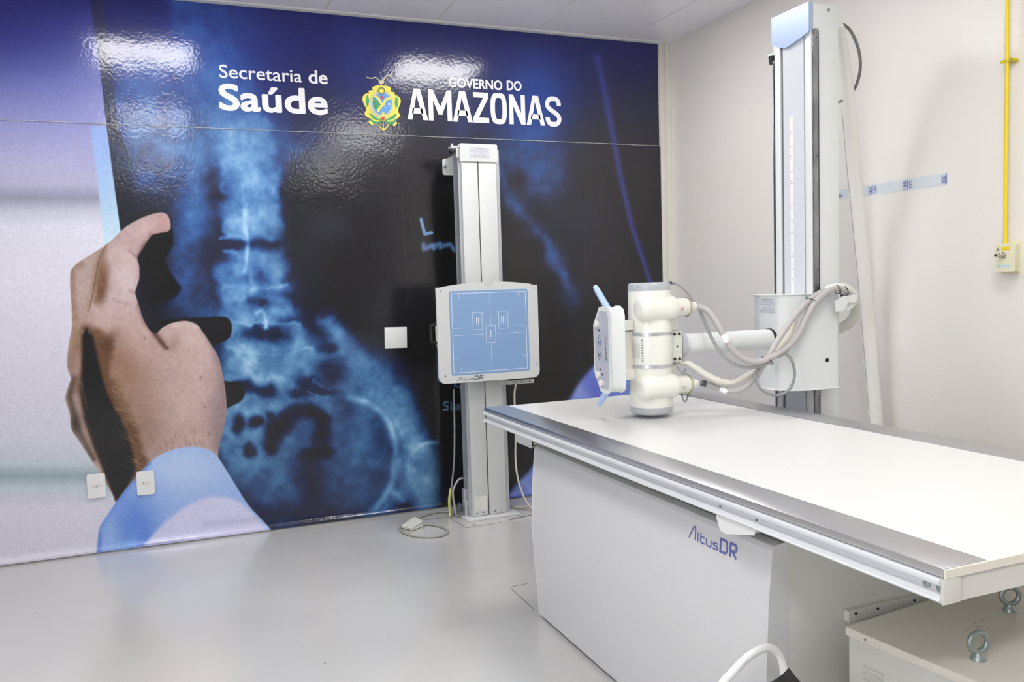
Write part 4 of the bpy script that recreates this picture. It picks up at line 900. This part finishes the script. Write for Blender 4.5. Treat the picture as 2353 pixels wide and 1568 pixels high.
# yoke that holds the tube to the arm
bm=nb();box(bm,1.70,1.752,2.655,2.659,1.003,1.118);box(bm,1.748,1.752,2.655,2.745,1.003,1.118);box(bm,1.70,1.752,2.741,2.745,1.003,1.118);YO=fin(bm,'yoke',mat('yoke_grey',(205,206,196),.4),TS,bev=.0015,seg=1)
for x in (1.716,1.737):
    for z in (1.107,1.014):
        bm=nb();lathe(bm,(x,2.655,z),(0,-1,0),[(0,.0058),(.004,.0058),(.0042,.003),(.003,.003)],12);fin(bm,'yoke_bolt',mat('bolt_dark',(66,68,64),.4,metal=.4),YO)
bm=nb();lathe(bm,(1.728,2.655,1.06),(0,-1,0),[(0,.004),(.001,.004)],10);fin(bm,'yoke_hole',darkg,YO)
# collimator with control panel and handles
CP=(1.434,1.492)
bm=nb();prism(bm,[(1.50,2.69),(1.575,2.69),(1.66,2.78),(1.66,2.83),(1.53,2.83),(1.50,2.77)],2,.985,1.125);fin(bm,'collimator_box',mat('collimator_cream',(216,216,204),.4),TS,bev=.004)
bm=nb();box(bm,1.48,1.56,2.68,2.72,1.128,1.166);fin(bm,'collimator_bracket',cream,TS,bev=.003)
bm=nb();box(bm,1.48,1.56,2.68,2.72,.945,.985);fin(bm,'collimator_bracket',cream,TS,bev=.003)
ya,yb=2.632,2.757;zt,zb=1.216,.908
pp=[(ya,zb+.03),(ya,zt-.03),(ya+.008,zt-.01),(ya+.028,zt),(ya+.06,zt),(yb-.045,zt-.004),(yb,1.15),(yb,.98),(yb-.045,zb+.004),(ya+.06,zb),(ya+.028,zb),(ya+.008,zb+.01)]
bm=nb();prism(bm,pp,0,1.434,1.492);CPn=fin(bm,'control_panel',white,TS,bev=.005,seg=3)
fc=[(2.656,zb+.014),(2.647,zb+.035),(2.647,zt-.035),(2.656,zt-.014),(yb-.05,zt-.012),(yb-.006,1.147),(yb-.006,.983),(yb-.05,zb+.012)]
bm=nb();prism(bm,fc,0,1.4325,1.436);PF=fin(bm,'panel_face',mat('panel_grey',(176,180,190),.4),CPn,smooth=False)
def knob(y,z,r,m,h=.012,name='knob'):
    bm=nb();lathe(bm,(1.4325,y,z),(-1,0,0),[(0,r),(h*.8,r*.96),(h,r*.8)],20);fin(bm,name,m,PF)
knob(2.726,1.155,.0125,cream,.009);knob(2.726,.968,.0125,cream,.009);knob(2.700,.94,.0125,cream,.009)
knob(2.705,1.09,.010,chrome,.008,'dial');knob(2.705,1.045,.010,chrome,.008,'dial')
bm=nb()
for y,z in ((2.714,1.134),(2.712,.99),(2.695,.972)): plate(bm,(1.4322,y+.003,z-.004),(0,-1,0),(0,0,1),[(0,0),(.007,0),(.007,.007),(0,.007)],.001)
fin(bm,'push_button',dark,PF,smooth=False)
bm=nb();fo=(1.4323,2.70,1.068)
line(bm,fo,(0,-1,0),(0,0,1),[(.026*math.cos(t)*.9-.004,.052*math.sin(t)) for t in np.linspace(PI*.62,PI*1.38,9)],.0014,.0003)
for z in (1.09,1.045):
    for t in np.linspace(0,2*PI,9)[:-1]:
        p=(.02*math.cos(t),z-1.068+.02*math.sin(t));line(bm,fo,(0,-1,0),(0,0,1),[p,(p[0]*1.2,p[1]+.004*math.sin(t))],.0012,.0003)
fin(bm,'panel_marks',print_k,PF,smooth=False)
wordmark((1.4322,2.669,1.115),(0,0,-1),(0,-1,0),.012,.09,print_k,PF,0.)
def handle(p0,p1):
    bm=nb();tube(bm,[p0,((Vector(p0)+Vector(p1))/2)[:],p1],.012,16,4,rf=lambda t:.013-.0015*t if t<.97 else .009);fin(bm,'handle',lblue,CPn,ang=50)
handle((1.463,2.675,1.19),(1.463,2.795,1.292));handle((1.463,2.69,.93),(1.463,2.785,.848))
# ------------------------------------------------------------ hoses and cables of the tube head
def px3(*p): return [tuple(at(x,y,1,d)) for x,y,d in p]
def cable(name,pts,r,m,label=None,sub=8,parent=None,**k):
    bm=nb();tube(bm,pts,r,14,sub,**k);return fin(bm,name,m,parent,ang=60)
HC=thing('cable_bundle','bundle of thick grey hoses drooping from the tube head to the top of the carriage','cables',(2.1,2.5,.95))
hp=px3((1604,705,2.648),(1622,712,2.63),(1638,728,2.60),(1652,752,2.57),(1672,788,2.55),(1698,818,2.53),(1730,832,2.52),(1760,827,2.51),(1800,805,2.52),(1832,772,2.53),(1852,730,2.54),(1876,692,2.55),(1906,668,2.57),(1930,662,2.60))
h1=cable('hose',hp,.0118,hose,parent=HC)
hp2=px3((1612,880,2.648),(1640,888,2.63),(1670,898,2.60),(1700,896,2.57),(1728,876,2.56),(1750,845,2.545),(1768,815,2.53),(1795,770,2.54),(1825,728,2.55),(1850,700,2.56),(1880,676,2.575),(1912,664,2.60))
h2=cable('hose',hp2,.0112,hose,parent=HC)
hp3=px3((1770,822,2.53),(1800,812,2.55),(1822,780,2.56),(1838,740,2.565),(1858,708,2.575),(1890,672,2.59),(1918,660,2.61))
cable('hose',hp3,.009,hose,parent=HC)
def ring_at(P,i,r,l,name,m,par):
    S=spline(P,8);a=Vector(S[i]);b=Vector(S[i+1]);d=(b-a).normalized();bm=nb();lathe(bm,a,d,[(0,r),(l,r)],20);fin(bm,name,m,par,ang=50)
ring_at(hp,28,.0124,.03,'hose_marker',print_w,h1);ring_at(hp2,12,.0120,.028,'hose_marker',print_w,h2)
bm=nb();a,b=(Vector(px3((1612,880,2.648))[0]),Vector(px3((1622,883,2.643))[0]));cyl(bm,a,b,.0125,16);fin(bm,'strain_relief',darkg,h2)
cable('thin_cable',px3((1608,712,2.66),(1622,748,2.64),(1642,790,2.60),(1672,828,2.57),(1708,844,2.55),(1740,843,2.53),(1770,832,2.52)),.0062,mat('mid_grey_cable',(160,160,158),.45),parent=HC)
cable('thin_cable',px3((1538,652,2.70),(1552,651,2.70),(1566,658,2.69),(1582,674,2.68),(1592,690,2.672),(1598,700,2.67)),.0058,mat('mid_grey_cable',(160,160,158),.45),parent=HC)
bm=nb();a,b=(Vector(q) for q in px3((1533,653,2.70),(1543,650,2.70)));cyl(bm,a,b,.0066,12);fin(bm,'cable_gland',darkg,HC)
cable('signal_loop',px3((1806,812,2.50),(1820,830,2.49),(1826,862,2.49),(1816,892,2.49),(1792,908,2.50),(1762,904,2.51),(1742,886,2.52),(1734,862,2.53),(1745,845,2.535)),.0052,hose2,parent=HC)
cable('wire_loop',px3((1555,842,2.66),(1570,860,2.64),(1574,848,2.65)),.0036,hose2,parent=HC);cable('wire_loop',px3((1566,903,2.66),(1570,918,2.63),(1576,922,2.63),(1583,903,2.66)),.0036,hose2,parent=HC)
cable('wire_loop',px3((1434,758,2.72),(1442,752,2.72),(1450,750,2.72)),.0022,dark,parent=HC)
# pale fabric sleeve of the lower run, wrinkled
def sleeve(pts,r,parent,seed,m=cloth,wr=.10,n=18,sub=7,name='fabric_sleeve',rf=None,flat=1.):
    bm=nb();tube(bm,pts,r,n,sub,rf=rf,flat=flat);rg=np.random.default_rng(seed)
    for v in bm.verts:
        q=v.co;k=.5*math.sin(q.x*160+q.z*90+seed)+.5*math.sin(q.y*140-q.z*170+seed*2)
        v.co=q+Vector((rg.normal(),rg.normal(),rg.normal()))*r*wr*.25+Vector((math.sin(q.z*210),0,math.cos(q.x*190)))*r*wr*k
    return fin(bm,name,m,parent,ang=80)
sleeve(px3((1548,836,2.69),(1566,834,2.68),(1592,842,2.66),(1622,862,2.63),(1652,876,2.60),(1682,880,2.59),(1712,866,2.575),(1742,846,2.56),(1764,828,2.55)),.012,HC,3,m=mat('beige_sleeve_fabric',(212,209,198),.7,bump=.8,bscale=60),wr=.3,rf=lambda t:.007+.0062*abs(math.sin(min(1,t*1.15)*PI))**.8)
sleeve(px3((1766,830,2.56),(1790,800,2.58),(1815,770,2.59),(1830,735,2.59)),.010,HC,5,m=mat('cream_lining',(226,220,206),.6))
sleeve(px3((1896,668,2.585),(1918,660,2.60),(1940,662,2.615),(1958,676,2.64),(1967,698,2.67),(1966,720,2.70),(1952,742,2.74),(1926,758,2.78)),.0185,HC,7,rf=lambda t:.0135+.0075*min(1,t*2.2))
def tie(px,py,d,dx,dy,r=.016,head=True):
    a=Vector(at(px-dx,py-dy,1,d));b=Vector(at(px+dx,py+dy,1,d));c=(a+b)/2;u=(b-a)
    bm=nb();n=16;w=Vector((0,-1,0));R=u.length/2
    tube(bm,[c+u.normalized()*R*math.cos(t)+w*R*math.sin(t) for t in np.linspace(0,2*PI,n)],.0022,6,0)
    fin(bm,'cable_tie',darkg,HC)
    if head:
        bm=nb();cyl(bm,a-u.normalized()*.002,a-u.normalized()*.012,.0026,8);fin(bm,'tie_tail',darkg,HC)
tie(1763,829,2.52,9,8,head=False);tie(1867,692,2.565,10,6);tie(1921,664,2.60,5,11,head=False);tie(1938,667,2.61,5,12)
bm=nb();q=at(1934,677,1,2.585);lathe(bm,q,(0,0,-1),[(0,.004),(.004,.006),(.01,.003)],8);fin(bm,'tie_head',dark,HC)
# tall canvas hose hanging behind the column
def pw(px,py,X): return tuple(at(px,py,0,X))
cv=[pw(1931,60,2.66),pw(1938,130,2.72),pw(1949,250,2.78),pw(1960,380,2.84),pw(1972,500,2.88),pw(1986,650,2.92),pw(1997,780,2.94),pw(2005,880,2.95),pw(2012,975,2.95)]
e=cv[-1];cv+=[(2.95,e[1]-.02,.3),(2.95,e[1]-.03,.02)]
bm=nb();tube(bm,cv,.03,18,8,rf=lambda t:.016+.016*min(1,t*6));HO=tag(fin(bm,'canvas_hose',canvas,ang=80),'long white canvas-wrapped hose leaning behind the tube column','hose')
bm=nb();tube(bm,[(p[0]-.031,p[1]+.004,p[2]) for p in cv[2:]],.0022,6,6);fin(bm,'seam',mat('seam_grey',(176,172,166),.7),HO)  # darker ridge along the hose
bm=nb();tube(bm,[pw(1937,56,2.70),pw(1952,68,2.72),pw(1967,96,2.74),pw(1976,130,2.76),pw(1976,165,2.78),pw(1968,195,2.79),pw(1958,212,2.80)],.0065,10);tag(fin(bm,'bent_cable',mat('dark_grey_cable',(112,112,112),.45)),'dark grey cable arching out behind the top of the column','cable')
bm=nb();tube(bm,[pw(1922,237,2.60),pw(1934,232,2.72)],.006,8,0);tag(fin(bm,'short_cable',MATS['dark_grey_cable']),'short stub of dark cable between the column and the canvas hose','cable')
# ============================================================ the table
TX,TY,TYAW=1.174,3.265,.009827
TB=thing('radiography_table','white floating-top radiography table with steel edge rails on a broad grey-white pedestal','table',(TX,TY,0),TYAW)
_tm=Matrix.Translation((TX,TY,0))@Matrix.Rotation(TYAW,4,'Z')
_fin=fin
def tfin(bm,name,m,parent=TB,**k):
    bm.transform(_tm);return _fin(bm,name,m,parent,**k)
LT=-2.236;WT=.991
bm=nb();box(bm,.004,WT-.004,LT+.001,-.001,.785,.7985);tfin(bm,'tabletop',tablem,bev=.001,seg=1)
for a,b in ((0,.106),(.878,WT)):
    bm=nb();box(bm,a,b,LT,0,.784,.801)
    tfin(bm,'edge_rail',steel,bev=.002)
bm=nb();box(bm,.0,WT,LT-.004,LT,.783,.7995);tfin(bm,'end_strip',mat('cream_edge',(214,210,196),.4),bev=.001,seg=1)
# accessory rail: c-shaped section along the near side
sec=[(-.006,.783),(.04,.783),(.04,.741),(-.006,.741),(-.008,.744),(-.005,.748),(.008,.753),(.010,.757),(.010,.768),(.004,.7705),(-.006,.7705),(-.008,.773),(-.008,.780)]
bm=nb();prism(bm,sec,1,LT+.002,-.002);AC=tfin(bm,'accessory_rail',rail_w,ang=50)
sec2=[(WT-a,b) for a,b in sec];bm=nb();prism(bm,sec2,1,LT+.002,-.002);tfin(bm,'accessory_rail',rail_w,ang=50)
for a,b in ((LT+.004,LT+.02),(-.02,-.004)):
    bm=nb();box(bm,.04,WT-.04,a,b,.735,.782);tfin(bm,'end_panel',boxm,bev=.001,seg=1)
bm=nb();box(bm,.04,WT-.04,LT+.02,-.02,.76,.784);tfin(bm,'underframe',pedd,smooth=False)
bm=nb();box(bm,-.003,.04,LT-.003,LT+.003,.737,.783);tfin(bm,'rail_end_cap',boxm,bev=.002)
for y in (LT+.012,LT+.04):
    bm=nb();lathe(bm,(.010,y,.762),(-1,0,0),[(0,.0075),(.004,.0075),(.006,.004)],14);tfin(bm,'rail_bolt',zinc,parent=AC)
for y in (-.35,-1.60,-1.735):
    bm=nb();lathe(bm,(.009,y,.758),(-1,0,0),[(0,.0025),(.002,.0025)],8);tfin(bm,'rail_screw',darkg,parent=AC)
# brake handle below the rail
bm=nb();prism(bm,[(-1.60,.742),(-1.60,.73),(-1.612,.707),(-1.632,.703),(-1.65,.708),(-1.735,.728),(-1.74,.742)],0,.0,.05);tfin(bm,'brake_handle',white2,bev=.004)
# pedestal, in room axes
bm=nb();prism(bm,[(1.262,.012),(1.243,.34),(1.241,.37),(1.250,.55),(1.262,.668),(1.268,.680),(1.30,.684),(1.30,.012)],1,1.548,2.941);PC=fin(bm,'pedestal_cover',pedm,TB,bev=.004,ang=20)
bm=nb();box(bm,1.3025,2.02,1.548,2.93,.012,.682);fin(bm,'pedestal_body',pedd,TB,bev=.003)
bm=nb();box(bm,1.2985,1.3035,1.5515,2.93,.012,.682);fin(bm,'cover_seam',darkg,TB,smooth=False)
bm=nb();box(bm,1.282,2.0,1.56,2.92,0,.013);fin(bm,'plinth_gap',dark,TB,smooth=False)
bm=nb();box(bm,1.33,1.98,1.58,2.90,.682,.762);fin(bm,'pedestal_neck',mat('neck_grey',(120,120,112),.5),TB,smooth=False)
bm=nb();prism(bm,[(2.943,.742),(3.085,.742),(3.092,.69),(3.085,.676),(2.943,.676)],0,1.245,1.249);box(bm,1.245,1.40,2.943,3.09,.676,.68);box(bm,1.26,1.38,2.95,3.06,.684,.742);fin(bm,'end_bracket',white,TB,bev=.0015,seg=1)
wordmark((1.2555,1.888,.612),(0,-1,0),(.09,0,1),.037,.206,print_b,PC,0.)
bm=nb();box(bm,1.468,1.95,1.530,1.547,.470,.497);TSr=fin(bm,'terminal_strip',boxm,TB,bev=.001,seg=1)
for x in (1.49,1.56,1.68,1.80):
    bm=nb();lathe(bm,(x,1.530,.488),(0,-1,0),[(0,.004),(.002,.003)],8);fin(bm,'strip_screw',dark,TSr)
# ============================================================ generator cabinet under the table end
GA=math.radians(6.3);GX,GY=1.392,1.462
GB=thing('generator_cabinet','low warm-grey metal cabinet with louvres and two lifting rings under the table end','cabinet',(GX,GY,0),GA)
_gm=Matrix.Translation((GX,GY,0))@Matrix.Rotation(GA,4,'Z')
def gfin(bm,name,m,parent=GB,**k):
    bm.transform(_gm);return _fin(bm,name,m,parent,**k)
bm=nb();box(bm,.007,.90,-.74,-.004,.03,.482);CB=gfin(bm,'cabinet_body',boxm,bev=.003)
bm=nb();box(bm,0,.905,-.75,0,.480,.50);gfin(bm,'cabinet_lid',mat('lid_grey',(214,209,199),.4,bump=.1,bscale=300),bev=.0025)
for x,y in ((.06,-.06),(.84,-.06),(.06,-.68),(.84,-.68)):
    bm=nb();cyl(bm,(x,y,0),(x,y,.03),.02,16);gfin(bm,'foot',rubber)
for c in range(6):
    for r in range(12):
        bm=nb();y=-.045-c*.115;z=.425-r*.0155
        prism(bm,[(.007,z),(.0005,z-.0015),(.0005,z-.004),(.007,z-.0065)],1,y-.052,y);gfin(bm,'louvre',boxm,parent=CB,smooth=False)
bm=nb();lathe(bm,(.0002,-.055,.4885),(-1,0,0),[(0,.0035),(.0015,.003)],10);gfin(bm,'lid_screw',zinc)
def eyebolt(wx,wy,a):
    p=_gm.inverted()@Vector((wx,wy,0));x,y=p.x,p.y
    bm=nb();lathe(bm,(x,y,.5),(0,0,1),[(0,.0155),(.004,.0155),(.010,.011),(.017,.009)],18)
    n=28;m=12;R=.0205;r=.0062;c=Vector((x,y,.5+.017+R));u=Vector((math.cos(a),math.sin(a),0));vv=Vector((0,0,1));g=[]
    for i in range(n):
        t=2*PI*i/n;rd=u*math.cos(t)+vv*math.sin(t);w=u.cross(vv)
        g.append([bm.verts.new(c+rd*R+(rd*math.cos(2*PI*k/m)+w*math.sin(2*PI*k/m))*r) for k in range(m)])
    for i in range(n):
        for k in range(m): bm.faces.new((g[i][k],g[(i+1)%n][k],g[(i+1)%n][(k+1)%m],g[i][(k+1)%m]))
    gfin(bm,'lifting_ring',zinc,ang=70)
eyebolt(1.512,1.214,math.radians(-18));eyebolt(1.80,1.362,math.radians(-30))
bm=nb()
for p in ([(.20,-.16),(.235,-.152),(.25,-.158)],[(.245,-.150),(.27,-.140),(.30,-.142)],[(.23,-.166),(.26,-.16)]): line(bm,(0,0,.5001),(1,0,0),(0,1,0),p,.0014,.0002)
gfin(bm,'lid_scratch',mat('scratch',(158,152,144),.6),smooth=False)
# ============================================================ step stool in the foreground
ST=thing('step_stool','low step stool of white tube with black rubber treads in the foreground by the table','stool',(1.0,1.25,0))
def loop(y):
    bm=nb();P=[(.70,y,.012),(.735,y,.08),(.80,y,.185),(1.03,y,.415),(1.075,y,.453),(1.12,y,.482),(1.165,y,.493),(1.198,y,.478),(1.214,y,.446),(1.217,y,.40),(1.218,y,.2),(1.218,y,.012)]
    tube(bm,P,.0095,16,6);fin(bm,'frame_tube',mat('white_tube_enamel',(234,232,232),.18,coat=.5),ST,ang=60)
    for x in (.70,1.218):
        bm=nb();cyl(bm,(x,y,0),(x,y,.02),.0125,14);fin(bm,'foot',rubber,ST)
loop(1.462);loop(1.06)
def tread(x0,x1,y0,y1,z,curl,name='tread'):
    bm=nb();n=14;G=[];Bt=[]
    for j in range(n+1):
        a=[];b=[]
        for i in range(n+1):
            s,t=i/n,j/n;x=x0+(x1-x0)*s;y=y0+(y1-y0)*t
            # edges drawn in between the corners, far corner curled up
            x+= -.018*math.sin(PI*t)*(s**6) + .018*math.sin(PI*t)*((1-s)**6);y+= -.02*math.sin(PI*s)*(t**6)+.02*math.sin(PI*s)*((1-t)**6)
            zz=z+curl*(s*t)**8
            a.append(bm.verts.new((x,y,zz+.004)));b.append(bm.verts.new((x,y,zz)))
        G.append(a);Bt.append(b)
    for j in range(n):
        for i in range(n):
            bm.faces.new((G[j][i],G[j][i+1],G[j+1][i+1],G[j+1][i]));bm.faces.new((Bt[j][i],Bt[j+1][i],Bt[j+1][i+1],Bt[j][i+1]))
    for i in range(n):
        bm.faces.new((G[0][i],Bt[0][i],Bt[0][i+1],G[0][i+1]));bm.faces.new((G[n][i],G[n][i+1],Bt[n][i+1],Bt[n][i]))
        bm.faces.new((G[i][0],G[i+1][0],Bt[i+1][0],Bt[i][0]));bm.faces.new((G[i][n],Bt[i][n],Bt[i+1][n],G[i+1][n]))
    fin(bm,name,rubber,ST,ang=50)
tread(.93,1.195,1.075,1.42,.44,.016)
tread(.74,.92,1.075,1.45,.215,0.)
for x,z in ((.93,.405),(1.16,.405),(.76,.205),(.90,.205)):
    bm=nb();cyl(bm,(x,1.06,z),(x,1.462 if z<.3 else 1.455,z),.008,12);fin(bm,'cross_tube',MATS['white_tube_enamel'],ST)
# ============================================================ things on the right wall
WX=XW-.0025
TP=thing('wall_measuring_tape','pale blue centimetre strip fixed level on the right wall behind the column','measuring strip',(WX,3.08,1.68))
zc=1.6965;hw=.0245
bm=nb();box(bm,WX-.0012,WX,2.587,3.62,zc-hw,zc+hw);tp=fin(bm,'strip',mat('pale_blue_strip',(208,216,222),.35),TP,smooth=False)
Yd=Vector((0,-1,0))
for yy,s in ((3.187,None),(2.987,'160'),(2.787,'180'),(2.587,'200'),(3.387,'140')):
    if s:
        bm=nb();line(bm,(WX-.0014,yy,zc),Yd,Z3,[(-.001,-hw*.86),(-.001,hw*.92)],.003,.0003);fin(bm,'tape_mark',print_b,tp,smooth=False)
        text('tape_number',s,(WX-.0014,yy+.004,zc-hw*.82),(0,0,1),(0,1,0),hw*1.45,.022,print_b,tp,.02)
        if s!='200': text('tape_unit','cm',(WX-.0014,yy-.024,zc-hw*.7),(0,0,1),(0,1,0),hw*1.3,.018,print_b,tp,.02)
text('tape_letter','F',(WX-.0014,3.172,zc-.012),(0,0,1),(0,1,0),.016,.026,print_b,tp,.02)
# yellow compressed-air pipe and outlet
PIy,PIx=2.294,2.985
PI_=thing('air_pipe','thin yellow painted pipe running down the right wall from the ceiling','pipe',(PIx,PIy,1.42))
bm=nb();cyl(bm,(PIx,PIy,1.395),(PIx,PIy,ZC),.0075,16);fin(bm,'pipe',yellow,PI_)
q=at(2321,138,0,PIx);z=q[2]
bm=nb();lathe(bm,(PIx,PIy,z-.008),(0,0,1),[(0,.0105),(.014,.0105)],16);box(bm,PIx-.004,WX,PIy-.026,PIy+.020,z-.005,z+.005);box(bm,PIx-.008,PIx-.004,PIy-.028,PIy+.024,z-.006,z+.005)
cl=fin(bm,'pipe_clamp',mat('clamp_yellow',(206,190,30),.4),PI_,bev=.001,seg=1)
bm=nb();cyl(bm,(PIx-.004,PIy-.021,z),(PIx-.010,PIy-.021,z),.004,8);fin(bm,'clamp_screw',mat('clamp_screw',(150,140,50),.4),cl)
AO=thing('air_outlet','cream wall box with chrome nozzle and yellow tag at the foot of the yellow pipe','gas outlet',(WX,2.294,1.36))
c0=at(2283,558,0,2.96);c1=at(2345,615,0,2.96);
ya,yb=2.31,2.236;za,zb2=1.408,1.306
bm=nb();f=[(2.958,.0,.0)]
A=[(WX,ya+.02,za+.008),(WX,2.257,za+.008),(WX,2.257,zb2-.010),(WX,ya+.02,zb2-.010)];Bq=[(2.955,ya,za-.004),(2.955,yb,za-.004),(2.955,yb,zb2),(2.955,ya,zb2)]
a_=[bm.verts.new(p) for p in A];b_=[bm.verts.new(p) for p in Bq];bm.faces.new(a_);bm.faces.new(b_[::-1])
for i in range(4): bm.faces.new((a_[i],a_[(i+1)%4],b_[(i+1)%4],b_[i]))
ob=fin(bm,'outlet_box',ivory,AO,bev=.005,seg=3)
bm=nb();plate(bm,(2.9549,2.286,1.384),Yd,Z3,[(0,0),(.032,0),(.032,.014),(0,.014)],.0006);fin(bm,'colour_tag',yellow,ob,smooth=False)
text('outlet_lettering','AR',(2.9547,2.309,1.385),(0,-1,0),Z3,.014,.010,print_k,ob,.02)
bm=nb();line(bm,(2.9547,2.309,1.382),Yd,Z3,[(0,0),(.015,0)],.001,.0003);fin(bm,'underline',print_k,ob,smooth=False)
bm=nb();plate(bm,(2.9549,2.303,1.318),Yd,Z3,[(0,0),(.055,0),(.055,.012),(0,.012)],.0005);plb=fin(bm,'maker_label',mat('aqua_label',(204,220,220),.5),ob,smooth=False)
bm=nb();line(bm,(2.9543,2.303,1.318),Yd,Z3,disc2(.007,.006,.0035,10),.0016,.0002,True)
for k in range(4): line(bm,(2.9543,2.303,1.318),Yd,Z3,[(.02+.007*k,.0065),(.025+.007*k,.0065)],.003,.0002)
fin(bm,'label_print',mat('aqua_print',(140,180,186),.5),plb,smooth=False)
bm=nb();lathe(bm,(2.956,2.277,1.365),(-1,.12,0),[(0,.013),(.006,.013),(.007,.0095),(.02,.0095),(.021,.007),(.034,.006),(.038,.007),(.040,.007)],20);nz=fin(bm,'nozzle',mat('nickel',(196,192,186),.25,metal=.9),ob)
bm=nb();lathe(bm,Vector((2.956,2.277,1.365))+Vector((-1,.12,0)).normalized()*.0401,(-1,.12,0),[(0,.0045),(.0006,.0045)],12);fin(bm,'nozzle_bore',dark,nz)
